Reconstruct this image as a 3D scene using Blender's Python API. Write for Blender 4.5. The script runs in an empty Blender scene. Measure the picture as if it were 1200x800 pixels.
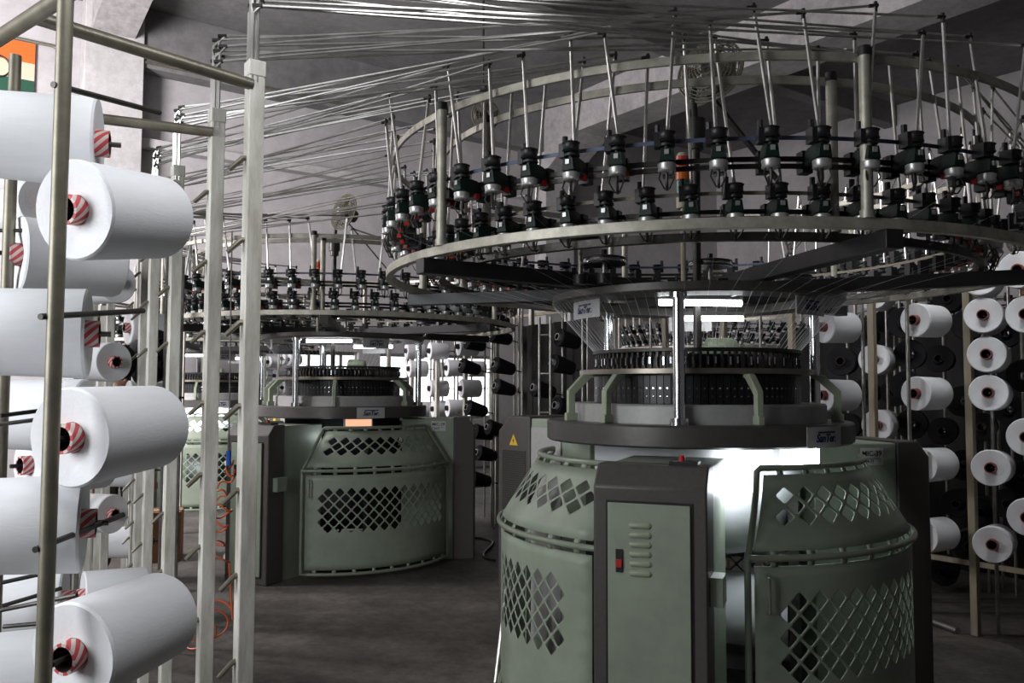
import bpy, bmesh, math, random
from mathutils import Vector, Matrix
random.seed(11)
SC = bpy.context.scene
COL = SC.collection
PI = math.pi
rad = math.radians

# ------------------------------------------------------------------ camera
F, PITCH, ROLL, CAMH = 988.0, 0.0553, 0.003, 1.41
cd = bpy.data.cameras.new('camera')
cam = bpy.data.objects.new('camera', cd)
COL.objects.link(cam)
cd.sensor_width = 36.0
cd.lens = 36.0 * F / 1200.0
cd.clip_start = 0.05
cd.clip_end = 200
cam.matrix_world = Matrix.Translation((0, 0, CAMH)) @ Matrix.Rotation(PI / 2 + PITCH, 4, 'X') @ Matrix.Rotation(ROLL, 4, 'Z')
SC.camera = cam

def at(px, py, Y):
    """world point seen at a pixel of the 1200x800 frame, Y metres in front of the lens"""
    x, y = px - 600.0, py - 400.0
    cr, sr = math.cos(ROLL), math.sin(ROLL)
    x, y = x * cr + y * sr, -x * sr + y * cr
    c, s = math.cos(PITCH), math.sin(PITCH)
    d = Vector((x / F, c + s * y / F, s - c * y / F))
    d *= Y / d.y
    return Vector((d.x, d.y, d.z + CAMH))

UX, UY = -0.586, 0.810          # the room's long direction (rows of machines)
VX, VY = 0.810, 0.586           # across the rows
def uv(u, v, z=0.0):
    return Vector((UX * u + VX * v, UY * u + VY * v, z))
ROOM = math.atan2(UY, UX)       # local +x = u, local +y = -v

# ------------------------------------------------------------------ materials
MATS = {}
def mat(name, col, rough=0.5, metal=0.0, var=0.0, scale=20.0, bump=0.0, bscale=60.0, spots=None, emit=None, aniso=None, spec=0.5, stretch=(1, 1, 1)):
    if name in MATS:
        return MATS[name]
    m = bpy.data.materials.new(name)
    m.use_nodes = True
    nt = m.node_tree
    b = nt.nodes['Principled BSDF']
    b.inputs['Base Color'].default_value = (*col, 1)
    b.inputs['Roughness'].default_value = rough
    b.inputs['Metallic'].default_value = metal
    b.inputs['Specular IOR Level'].default_value = spec
    tc = nt.nodes.new('ShaderNodeTexCoord')
    mp = nt.nodes.new('ShaderNodeMapping')
    mp.inputs['Scale'].default_value = stretch
    nt.links.new(tc.outputs['Object'], mp.inputs['Vector'])
    if var > 0:
        n = nt.nodes.new('ShaderNodeTexNoise')
        n.inputs['Scale'].default_value = scale
        n.inputs['Detail'].default_value = 6
        n.inputs['Roughness'].default_value = 0.65
        nt.links.new(mp.outputs['Vector'], n.inputs['Vector'])
        r = nt.nodes.new('ShaderNodeValToRGB')
        r.color_ramp.elements[0].position = 0.3
        r.color_ramp.elements[1].position = 0.7
        lo = spots if spots else tuple(max(0, c * (1 - var)) for c in col)
        hi = tuple(min(1, c * (1 + var * 0.6)) for c in col)
        r.color_ramp.elements[0].color = (*lo, 1)
        r.color_ramp.elements[1].color = (*hi, 1)
        nt.links.new(n.outputs['Fac'], r.inputs['Fac'])
        nt.links.new(r.outputs['Color'], b.inputs['Base Color'])
    if bump > 0:
        n2 = nt.nodes.new('ShaderNodeTexNoise')
        n2.inputs['Scale'].default_value = bscale
        n2.inputs['Detail'].default_value = 4
        nt.links.new(mp.outputs['Vector'], n2.inputs['Vector'])
        bp = nt.nodes.new('ShaderNodeBump')
        bp.inputs['Strength'].default_value = bump
        bp.inputs['Distance'].default_value = 0.01
        nt.links.new(n2.outputs['Fac'], bp.inputs['Height'])
        nt.links.new(bp.outputs['Normal'], b.inputs['Normal'])
    if emit:
        b.inputs['Emission Color'].default_value = (*emit[0], 1)
        b.inputs['Emission Strength'].default_value = emit[1]
    MATS[name] = m
    return m

M_green = mat('sage green enamel', (0.3, 0.348, 0.27), 0.42, var=0.16, scale=5, bump=0.04, bscale=250)
M_pale = mat('pale green enamel', (0.33, 0.38, 0.27), 0.4, var=0.12, scale=9)
M_frame = mat('green enamelled tube', (0.25, 0.285, 0.215), 0.3, var=0.1, scale=9)
M_brown = mat('brown grey enamel', (0.082, 0.075, 0.068), 0.45, var=0.12, scale=60, bump=0.05, bscale=300)
M_bed = mat('dark cast grey', (0.095, 0.09, 0.085), 0.38, metal=0.3, var=0.15, scale=40)
M_step = mat('light grey casting', (0.42, 0.42, 0.41), 0.5, metal=0.25, var=0.1, scale=30)
M_chrome = mat('chrome', (0.8, 0.82, 0.84), 0.12, metal=1.0)
M_wheel = mat('bright feeder wheel', (0.5, 0.5, 0.49), 0.38, metal=0.6)
M_steel = mat('worn steel', (0.42, 0.41, 0.38), 0.34, metal=0.9, var=0.35, scale=18)
M_alu = mat('aluminium tube', (0.72, 0.71, 0.68), 0.3, metal=0.9, var=0.3, scale=9)
M_hoop = mat('dusty zinc hoop', (0.46, 0.44, 0.37), 0.5, metal=0.55, var=0.35, scale=14)
M_dark = mat('dark oiled steel', (0.055, 0.052, 0.048), 0.42, metal=0.6, var=0.4, scale=25)
M_black = mat('black enamel', (0.012, 0.012, 0.013), 0.45, var=0.3, scale=30)
M_cam = mat('black cam box', (0.018, 0.019, 0.02), 0.35, metal=0.3)
M_fgreen = mat('dark green feeder casting', (0.005, 0.019, 0.013), 0.5, spec=0.3)
M_bronze = mat('bronze grey ring', (0.27, 0.24, 0.2), 0.35, metal=0.8, var=0.15, scale=20)
M_white = mat('white painted post', (0.66, 0.65, 0.6), 0.5, var=0.22, scale=7, spots=(0.36, 0.34, 0.28), stretch=(3, 3, 0.6))
M_beige = mat('beige painted post', (0.3, 0.26, 0.18), 0.55, var=0.25, scale=8, stretch=(3, 3, 0.6))
M_pipe = mat('khaki grey pipe', (0.2, 0.185, 0.14), 0.42, metal=0.45, var=0.3, scale=14)
M_yarn = mat('white yarn', (0.74, 0.75, 0.77), 0.85, var=0.05, scale=30, bump=0.07, bscale=260, spec=0.2, stretch=(1, 1, 0.3))
M_yarnface = mat('white yarn end', (0.76, 0.77, 0.79), 0.85, var=0.03, scale=12, bump=0.12, bscale=140, spec=0.2)
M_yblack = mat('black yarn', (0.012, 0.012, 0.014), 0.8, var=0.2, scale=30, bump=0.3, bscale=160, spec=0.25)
M_hole = mat('dark bore', (0.02, 0.012, 0.01), 0.8)
M_cloth = mat('white knitted cloth', (0.78, 0.8, 0.83), 0.9, var=0.03, scale=8, bump=0.2, bscale=300, spec=0.15)
M_thread = mat('white thread', (0.75, 0.76, 0.78), 0.8)
M_red = mat('red plastic', (0.5, 0.02, 0.015), 0.4)
M_lred = mat('red lens', (0.55, 0.05, 0.03), 0.3)
M_lor = mat('orange lens', (0.8, 0.19, 0.03), 0.3)
M_lgr = mat('green lens', (0.01, 0.2, 0.12), 0.3)
M_cream = mat('cream plastic', (0.55, 0.5, 0.36), 0.5)
M_blue = mat('blue drive belt', (0.075, 0.10, 0.16), 0.5)
M_belt = mat('beige drive belt', (0.3, 0.27, 0.2), 0.6)
M_sign = mat('grey sign plate', (0.5, 0.5, 0.5), 0.4, metal=0.2)
M_ink = mat('navy lettering', (0.012, 0.015, 0.09), 0.5)
M_inkb = mat('black lettering', (0.01, 0.01, 0.01), 0.5)
M_paper = mat('white paper sticker', (0.62, 0.62, 0.6), 0.7, var=0.1, scale=40)
M_yellow = mat('yellow warning sticker', (0.75, 0.5, 0.03), 0.5)
M_hose = mat('orange air hose', (0.62, 0.11, 0.03), 0.35)
M_bluep = mat('blue plastic', (0.02, 0.08, 0.4), 0.4)
M_glow = mat('lit fluorescent tube', (1, 1, 1), 0.5, emit=((0.95, 0.98, 1.0), 14))
M_led = mat('lit work lamp', (1, 1, 1), 0.5, emit=((0.88, 0.93, 1.0), 30))
M_fan = mat('dusty fan guard', (0.12, 0.11, 0.075), 0.6, var=0.4, scale=30)
M_olive = mat('dark olive work clothes', (0.03, 0.029, 0.021), 0.9, var=0.3, scale=14)
M_skin = mat('skin', (0.28, 0.14, 0.085), 0.55)
M_hair = mat('black hair', (0.01, 0.009, 0.008), 0.6)
M_sign_o = mat('orange banner cloth', (0.72, 0.13, 0.015), 0.7)
M_sign_w = mat('cream banner cloth', (0.62, 0.5, 0.36), 0.7)
M_sign_g = mat('green banner cloth', (0.01, 0.07, 0.04), 0.7)
M_box = mat('rust brown carton', (0.2, 0.075, 0.03), 0.7, var=0.2, scale=10)
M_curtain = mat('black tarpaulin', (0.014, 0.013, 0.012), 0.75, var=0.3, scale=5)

def striped():
    m = bpy.data.materials.new('red and white striped paper tube')
    m.use_nodes = True
    nt = m.node_tree
    b = nt.nodes['Principled BSDF']
    tc = nt.nodes.new('ShaderNodeTexCoord')
    sep = nt.nodes.new('ShaderNodeSeparateXYZ')
    nt.links.new(tc.outputs['Object'], sep.inputs[0])
    an = nt.nodes.new('ShaderNodeMath'); an.operation = 'ARCTAN2'
    nt.links.new(sep.outputs['Y'], an.inputs[0]); nt.links.new(sep.outputs['X'], an.inputs[1])
    k = nt.nodes.new('ShaderNodeMath'); k.operation = 'MULTIPLY'; k.inputs[1].default_value = 8 / (2 * PI)
    nt.links.new(an.outputs[0], k.inputs[0])
    z = nt.nodes.new('ShaderNodeMath'); z.operation = 'MULTIPLY_ADD'; z.inputs[1].default_value = 44.0
    nt.links.new(sep.outputs['Z'], z.inputs[0]); nt.links.new(k.outputs[0], z.inputs[2])
    fr = nt.nodes.new('ShaderNodeMath'); fr.operation = 'FRACT'
    nt.links.new(z.outputs[0], fr.inputs[0])
    gt = nt.nodes.new('ShaderNodeMath'); gt.operation = 'GREATER_THAN'; gt.inputs[1].default_value = 0.48
    nt.links.new(fr.outputs[0], gt.inputs[0])
    mx = nt.nodes.new('ShaderNodeMix'); mx.data_type = 'RGBA'
    nt.links.new(gt.outputs[0], mx.inputs['Factor'])
    mx.inputs['A'].default_value = (0.55, 0.5, 0.45, 1)
    mx.inputs['B'].default_value = (0.5, 0.045, 0.06, 1)
    nt.links.new(mx.outputs['Result'], b.inputs['Base Color'])
    b.inputs['Roughness'].default_value = 0.6
    return m
M_stripe = striped()
M_redtube = mat('brick red paper tube', (0.2, 0.05, 0.04), 0.6)

def layered(name, base, dark, light, sc1, sc2, rough=0.8, bump=0.25, grime=0.55):
    m = bpy.data.materials.new(name)
    m.use_nodes = True
    nt = m.node_tree
    b = nt.nodes['Principled BSDF']
    tc = nt.nodes.new('ShaderNodeTexCoord')
    n1 = nt.nodes.new('ShaderNodeTexNoise'); n1.inputs['Scale'].default_value = sc1; n1.inputs['Detail'].default_value = 9; n1.inputs['Roughness'].default_value = 0.7
    n2 = nt.nodes.new('ShaderNodeTexNoise'); n2.inputs['Scale'].default_value = sc2; n2.inputs['Detail'].default_value = 8; n2.inputs['Roughness'].default_value = 0.75
    for n in (n1, n2):
        nt.links.new(tc.outputs['Object'], n.inputs['Vector'])
    r1 = nt.nodes.new('ShaderNodeValToRGB')
    r1.color_ramp.elements[0].position = 0.34; r1.color_ramp.elements[0].color = (*dark, 1)
    r1.color_ramp.elements[1].position = 0.68; r1.color_ramp.elements[1].color = (*light, 1)
    e = r1.color_ramp.elements.new(0.5); e.color = (*base, 1)
    nt.links.new(n1.outputs['Fac'], r1.inputs['Fac'])
    r2 = nt.nodes.new('ShaderNodeValToRGB')
    r2.color_ramp.elements[0].position = 0.38; r2.color_ramp.elements[0].color = (grime, grime, grime, 1)
    r2.color_ramp.elements[1].position = 0.62; r2.color_ramp.elements[1].color = (1.1, 1.1, 1.1, 1)
    nt.links.new(n2.outputs['Fac'], r2.inputs['Fac'])
    mx = nt.nodes.new('ShaderNodeMix'); mx.data_type = 'RGBA'; mx.blend_type = 'MULTIPLY'
    mx.inputs['Factor'].default_value = 0.8
    nt.links.new(r1.outputs['Color'], mx.inputs['A']); nt.links.new(r2.outputs['Color'], mx.inputs['B'])
    nt.links.new(mx.outputs['Result'], b.inputs['Base Color'])
    b.inputs['Roughness'].default_value = rough
    bp = nt.nodes.new('ShaderNodeBump'); bp.inputs['Strength'].default_value = bump; bp.inputs['Distance'].default_value = 0.02
    nt.links.new(n2.outputs['Fac'], bp.inputs['Height'])
    nt.links.new(bp.outputs['Normal'], b.inputs['Normal'])
    return m
M_floor = layered('worn concrete floor', (0.105, 0.092, 0.082), (0.06, 0.052, 0.046), (0.17, 0.152, 0.138), 1.6, 14, 0.75, 0.3)
M_wall = layered('lilac grey plaster', (0.45, 0.43, 0.44), (0.37, 0.355, 0.362), (0.51, 0.49, 0.498), 0.5, 3.5, 0.9, 0.1, 0.9)
M_beam = layered('whitewashed concrete beam', (0.44, 0.42, 0.42), (0.3, 0.29, 0.29), (0.54, 0.52, 0.52), 0.9, 9, 0.9, 0.25, 0.75)
M_ceil = layered('grey concrete ceiling', (0.2, 0.195, 0.195), (0.15, 0.145, 0.145), (0.25, 0.245, 0.245), 0.6, 6, 0.9, 0.2, 0.8)
M_colm = layered('white plaster column', (0.5, 0.485, 0.485), (0.43, 0.415, 0.415), (0.56, 0.545, 0.545), 0.8, 8, 0.9, 0.2, 0.85)
M_sky = mat('daylight outside the pane', (1, 1, 1), 0.5, emit=((0.92, 0.96, 1.0), 2.6))

# ------------------------------------------------------------------ mesh builder
class MB:
    def __init__(self):
        self.v, self.f, self.m = [], [], []
    def add(self, vs, fs, mi=0, M=None):
        o = len(self.v)
        self.v += [tuple(M @ Vector(p)) if M is not None else tuple(p) for p in vs]
        self.f += [tuple(i + o for i in q) for q in fs]
        self.m += [mi] * len(fs)
        return self
    def box(self, x0, x1, y0, y1, z0, z1, mi=0, M=None):
        vs = [(x, y, z) for z in (z0, z1) for y in (y0, y1) for x in (x0, x1)]
        fs = [(0, 2, 3, 1), (4, 5, 7, 6), (0, 1, 5, 4), (2, 6, 7, 3), (0, 4, 6, 2), (1, 3, 7, 5)]
        return self.add(vs, fs, mi, M)
    def bar(self, a, b, w, h, mi=0, up=(0, 0, 1)):
        a, b = Vector(a), Vector(b)
        d = (b - a)
        L = d.length
        x = d.normalized()
        y = Vector(up).cross(x)
        if y.length < 1e-5:
            y = Vector((0, 1, 0)).cross(x)
        y.normalize()
        z = x.cross(y)
        M = Matrix(((x.x, y.x, z.x, a.x), (x.y, y.y, z.y, a.y), (x.z, y.z, z.z, a.z), (0, 0, 0, 1)))
        return self.box(0, L, -w / 2, w / 2, -h / 2, h / 2, mi, M)
    def tube(self, pts, r, n=8, mi=0, closed=False, caps=True):
        pts = [Vector(p) for p in pts]
        k = len(pts)
        rings = []
        prev = None
        for i, p in enumerate(pts):
            if closed:
                t = pts[(i + 1) % k] - pts[i - 1]
            else:
                t = pts[min(i + 1, k - 1)] - pts[max(i - 1, 0)]
            t.normalize()
            if prev is None:
                a = Vector((0, 0, 1)) if abs(t.z) < 0.9 else Vector((1, 0, 0))
                nx = (a - t * a.dot(t)).normalized()
            else:
                nx = (prev - t * prev.dot(t))
                nx = nx.normalized() if nx.length > 1e-6 else Vector((1, 0, 0))
            prev = nx
            ny = t.cross(nx)
            rr = r[i] if isinstance(r, (list, tuple)) else r
            rings.append([p + nx * (rr * math.cos(2 * PI * j / n)) + ny * (rr * math.sin(2 * PI * j / n)) for j in range(n)])
        vs = [q for ring in rings for q in ring]
        fs = []
        for i in range(k if closed else k - 1):
            a, b = i * n, ((i + 1) % k) * n
            for j in range(n):
                fs.append((a + j, a + (j + 1) % n, b + (j + 1) % n, b + j))
        if not closed and caps:
            fs.append(tuple(range(n - 1, -1, -1)))
            fs.append(tuple((k - 1) * n + j for j in range(n)))
        return self.add(vs, fs, mi)
    def lathe(self, prof, n=48, mi=0, M=None, a0=0.0, a1=None, close=False):
        """revolve (r, z) profile about z; close joins the profile's ends"""
        full = a1 is None
        cnt = n if full else n + 1
        span = 2 * PI if full else (a1 - a0)
        k = len(prof)
        vs = []
        for i in range(cnt):
            a = a0 + span * i / n
            c, s = math.cos(a), math.sin(a)
            vs += [(r * c, r * s, z) for r, z in prof]
        fs = []
        for i in range(n):
            a, b = i * k, ((i + 1) % cnt) * k
            for j in range(k if close else k - 1):
                j2 = (j + 1) % k
                fs.append((a + j, b + j, b + j2, a + j2))
        if not full and close:
            fs.append(tuple(range(k)))
            fs.append(tuple((cnt - 1) * k + j for j in range(k - 1, -1, -1)))
        return self.add(vs, fs, mi, M)
    def ring(self, r0, r1, z0, z1, n=72, mi=0, a0=0.0, a1=None, M=None):
        return self.lathe([(r0, z0), (r1, z0), (r1, z1), (r0, z1)], n, mi, M, a0, a1, True)
    def cyl(self, x, y, z0, z1, r, n=16, mi=0, r2=None):
        M = Matrix.Translation((x, y, 0))
        return self.lathe([(0, z0), (r, z0), (r2 if r2 is not None else r, z1), (0, z1)], n, mi, M)
    def mesh(self, name, mats, smooth=True):
        me = bpy.data.meshes.new(name)
        me.from_pydata(self.v, [], self.f)
        for m in (mats if isinstance(mats, (list, tuple)) else [mats]):
            me.materials.append(m)
        me.polygons.foreach_set('material_index', self.m)
        bm = bmesh.new()
        bm.from_mesh(me)
        bmesh.ops.remove_doubles(bm, verts=bm.verts, dist=1e-6)
        bmesh.ops.recalc_face_normals(bm, faces=bm.faces)
        bm.to_mesh(me)
        bm.free()
        if smooth:
            me.polygons.foreach_set('use_smooth', [True] * len(me.polygons))
            me.set_sharp_from_angle(angle=rad(38))
        me.update()
        return me
    def build(self, name, mats, parent=None, loc=None, M=None, bevel=0, smooth=True):
        return link(name, self.mesh(name, mats, smooth), parent, loc, M, bevel)

def link(name, me, parent=None, loc=None, M=None, bevel=0):
    o = bpy.data.objects.new(name, me)
    COL.objects.link(o)
    if parent:
        o.parent = parent
    if M is not None:
        o.matrix_local = M
    elif loc is not None:
        o.location = loc
    if bevel:
        b = o.modifiers.new('edge', 'BEVEL')
        b.width = bevel; b.segments = 2; b.limit_method = 'ANGLE'
    return o
def empty(name, loc=(0, 0, 0), rz=0.0):
    o = bpy.data.objects.new(name, None)
    COL.objects.link(o)
    o.location = loc
    o.rotation_euler = (0, 0, rz)
    return o
def tag(o, label, cat, group=None, kind=None):
    o['label'] = label
    o['category'] = cat
    if group:
        o['group'] = group
    if kind:
        o['kind'] = kind
    return o
def struct(o):
    o['kind'] = 'structure'
    return o
KIDS = {}
def copy_tree(o, parent=None, skip=()):
    c = o.copy()
    COL.objects.link(c)
    if parent:
        c.parent = parent
    for ch in list(o.children):
        if ch.name.split('.')[0] in skip:
            continue
        copy_tree(ch, c, skip)
    return c
def pol(r, a, z=0.0):
    return Vector((r * math.cos(rad(a)), r * math.sin(rad(a)), z))
def text_mesh(s, size, ext=0.0006, shear=0.0, bold=0.0, align='CENTER'):
    cu = bpy.data.curves.new('lettering', 'FONT')
    cu.body = s; cu.size = size; cu.extrude = ext; cu.shear = shear; cu.offset = bold
    cu.align_x = align; cu.align_y = 'CENTER'; cu.resolution_u = 3
    o = bpy.data.objects.new('lettering', cu)
    me = bpy.data.meshes.new_from_object(o)
    bpy.data.objects.remove(o)
    return [tuple(v.co) for v in me.vertices], [tuple(p.vertices) for p in me.polygons]

# ------------------------------------------------------------------ room
U0, U1, V0, V1, ZC = -5.0, 12.75, -2.3, 15.0, 6.75
RM = Matrix.Rotation(ROOM, 4, 'Z')
def rbox(name, u0, u1, v0, v1, z0, z1, m, bevel=0):
    return struct(MB().box(u0, u1, -v1, -v0, z0, z1).build(name, m, None, M=RM, bevel=bevel, smooth=False))
rbox('floor', U0 - .3, U1 + .3, V0 - .3, V1 + .3, -0.2, 0.0, M_floor)
rbox('ceiling', U0 - .3, U1 + .3, V0 - .3, V1 + .3, ZC, ZC + .2, M_ceil)
# back wall with two window openings
def wall_with_holes(name, holes, u0, u1):
    b = MB()
    xs = sorted(set([V0, V1] + [h[0] for h in holes] + [h[1] for h in holes]))
    for a, c in zip(xs[:-1], xs[1:]):
        hs = [h for h in holes if h[0] <= a + 1e-6 and h[1] >= c - 1e-6]
        if not hs:
            b.box(u0, u1, -c, -a, 0, ZC)
        else:
            b.box(u0, u1, -c, -a, 0, hs[0][2]); b.box(u0, u1, -c, -a, hs[0][3], ZC)
    return struct(b.build(name, M_wall, None, M=RM, smooth=False))
HB = [(5.0, 6.1, 0.85, 2.0), (6.5, 8.8, 0.85, 2.0)]
wall_with_holes('wall_back', HB, U1, U1 + .25)
for k, (a, c, z0, z1) in enumerate(HB):
    w = empty('window_%d' % (k + 1), uv(U1 + .12, (a + c) / 2, z0), ROOM); struct(w)
    W = c - a
    fr = MB()
    fr.box(-.04, .04, -W / 2, W / 2, 0, .06).box(-.04, .04, -W / 2, W / 2, z1 - z0 - .06, z1 - z0)
    for i in range(5):
        y = -W / 2 + W * i / 4
        fr.box(-.035, .035, y - .025, y + .025, .06, z1 - z0 - .06)
    fr.build('window_frame', M_steel, w, smooth=False)
    MB().box(.045, .06, -W / 2, W / 2, 0.0, z1 - z0).build('pane', M_sky, w, smooth=False)
rbox('wall_right', U0, U1, V1, V1 + .25, 0, ZC, M_wall)
rbox('wall_front', U0 - .25, U0, V0, V1, 0, ZC, M_wall)
# left wall behind the camera with a tall daylight opening
lw = MB()
LW = (1.2, 3.6, 1.0, 3.2)
lw.box(U0, LW[0], -V0, -V0 + .25, 0, ZC).box(LW[1], U1, -V0, -V0 + .25, 0, ZC)
lw.box(LW[0], LW[1], -V0, -V0 + .25, 0, LW[2]).box(LW[0], LW[1], -V0, -V0 + .25, LW[3], ZC)
struct(lw.build('wall_left', M_wall, None, M=RM, smooth=False))
w3 = empty('window_3', uv((LW[0] + LW[1]) / 2, V0 - .12, LW[2]), ROOM); struct(w3)
fr = MB(); W = LW[1] - LW[0]; H = LW[3] - LW[2]
fr.box(-W / 2, W / 2, -.04, .04, 0, .07).box(-W / 2, W / 2, -.04, .04, H - .07, H)
for i in range(9):
    x = -W / 2 + W * i / 8
    fr.box(x - .03, x + .03, -.03, .03, .07, H - .07)
fr.build('window_frame', M_steel, w3, smooth=False)
MB().box(-W / 2, W / 2, .045, .06, 0, H).build('pane', M_sky, w3, smooth=False)
# columns and beams along the rows
rbox('trim_1', U1 - .35, U1, 1.85, 2.6, 0, ZC, M_colm, .01)
rbox('trim_2', U1 - .35, U1, 9.75, 10.45, 0, ZC, M_colm, .01)
def beam(name, v, w, zh, zb):
    b = MB()
    b.box(U0, U1 - 1.3, -v - w / 2, -v + w / 2, zb, ZC)
    # deepening haunch at the column
    x0, x1 = U1 - 1.3, U1 - .35
    vs = [(x0, -v - w / 2, zb), (x0, -v + w / 2, zb), (x1, -v - w / 2, zh), (x1, -v + w / 2, zh),
          (x0, -v - w / 2, ZC), (x0, -v + w / 2, ZC), (x1, -v - w / 2, ZC), (x1, -v + w / 2, ZC)]
    b.add(vs, [(0, 2, 3, 1), (4, 5, 7, 6), (0, 4, 6, 2), (1, 3, 7, 5), (2, 6, 7, 3)])
    return struct(b.build(name, M_beam, None, M=RM, smooth=False))
beam('trim_3', 2.2, .55, 6.25, 6.42)
beam('trim_4', 10.1, .75, 5.5, 6.05)
# cross beam along the back wall, a ledge and lighter band under it
rbox('trim_5', U1 - .3, U1, 2.6, 9.75, 5.9, ZC, M_ceil, .01)
rbox('trim_6', U1 - .2, U1, 2.6, 9.75, 4.8, 4.93, M_colm, .01)
for k, u in enumerate((-1.0, 4.0, 8.4)):
    rbox('trim_%d' % (7 + k), u, u + .25, V0, V1, 6.35, ZC, M_ceil, .01)
# conduit on the back wall
c = MB()
c.tube([uv(U1 - .03, .2, 6.02), uv(U1 - .03, 1.5, 6.02), uv(U1 - .03, 1.58, 5.98), uv(U1 - .03, 1.6, 5.9), uv(U1 - .03, 1.6, 3.0)], .022, 8)
tag(c.build('conduit', M_pipe), 'thin bent conduit on the wall beside the white column', 'conduit')
c = MB()
c.tube([uv(U1 - .34, 2.62, 5.96), uv(U1 - .34, 6.1, 5.96)], .02, 8)
for v in (2.9, 4.4, 5.9):
    c.bar(uv(U1 - .34, v, 5.96), uv(U1 - .29, v, 5.96), .02, .02)
tag(c.build('wall_pipe', M_pipe), 'long thin horizontal pipe along the back wall above the yarn tubes', 'pipe')
# hanging banner
bn = empty('banner', uv(U1 - .04, 0.68, 5.25), ROOM)
tag(bn, 'orange, cream and green banner on the wall, left of the white column', 'banner')
H3 = 0.23
MB().box(-.008, .008, -.62, .62, H3 * 2, H3 * 3.2).build('orange_band', M_sign_o, bn, smooth=False)
MB().box(-.008, .008, -.62, .62, H3, H3 * 2).build('cream_band', M_sign_w, bn, smooth=False)
MB().box(-.008, .008, -.62, .62, 0, H3).build('green_band', M_sign_g, bn, smooth=False)
MB().tube([(-.014, -.2 + .14 * math.cos(t), H3 * 1.5 + .14 * math.sin(t)) for t in [2 * PI * i / 32 for i in range(32)]], .012, 6, closed=True).build('wheel_emblem', M_inkb, bn)

# ------------------------------------------------------------------ knitting machine
def panel_mesh(b, N, Mr, a0f, a1f, rz, hole, k=0.83, mi=0):
    """diamond-lattice sheet: s in 0..N across, t in 0..Mr up; hole(i,j) cuts tile centred there"""
    def P(i, j):
        s, t = i / N, j / Mr
        r, z = rz(t)
        a = a0f(t) + (a1f(t) - a0f(t)) * s
        return (r * math.cos(rad(a)), r * math.sin(rad(a)), z)
    for i in range(N + 1):
        for j in range(Mr + 1):
            if (i + j) % 2 == 0:
                continue
            cor = [(i - 1, j), (i, j - 1), (i + 1, j), (i, j + 1)]
            cor = [(x, y) for x, y in cor if 0 <= x <= N and 0 <= y <= Mr]
            if len(cor) < 4:
                # clip half tile on the border; centre is on the border
                pts = cor + [(i, j)]
                cx = sum(p[0] for p in pts) / len(pts); cy = sum(p[1] for p in pts) / len(pts)
                pts.sort(key=lambda p: math.atan2(p[1] - cy, p[0] - cx))
                b.add([P(*p) for p in pts], [tuple(range(len(pts)))], mi)
                continue
            if not hole(i, j):
                b.add([P(*p) for p in cor], [(0, 1, 2, 3)], mi)
                continue
            inner = []
            e = 0.13
            cs = [(-k, 0), (0, -k), (k, 0), (0, k)]
            for q in range(4):
                c0 = cs[q]; pr = cs[q - 1]; nx = cs[(q + 1) % 4]
                inner.append((i + c0[0] + (pr[0] - c0[0]) * e, j + c0[1] + (pr[1] - c0[1]) * e))
                inner.append((i + c0[0] + (nx[0] - c0[0]) * e, j + c0[1] + (nx[1] - c0[1]) * e))
            vs = [P(*p) for p in cor] + [P(*p) for p in inner]
            fs = []
            for q in range(4):
                fs.append((q, 4 + 2 * q, 4 + 2 * q + 1))
                q2 = (q + 1) % 4
                fs.append((q, 4 + 2 * q + 1, 4 + 2 * q2, q2))
            b.add(vs, fs, mi)

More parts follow.
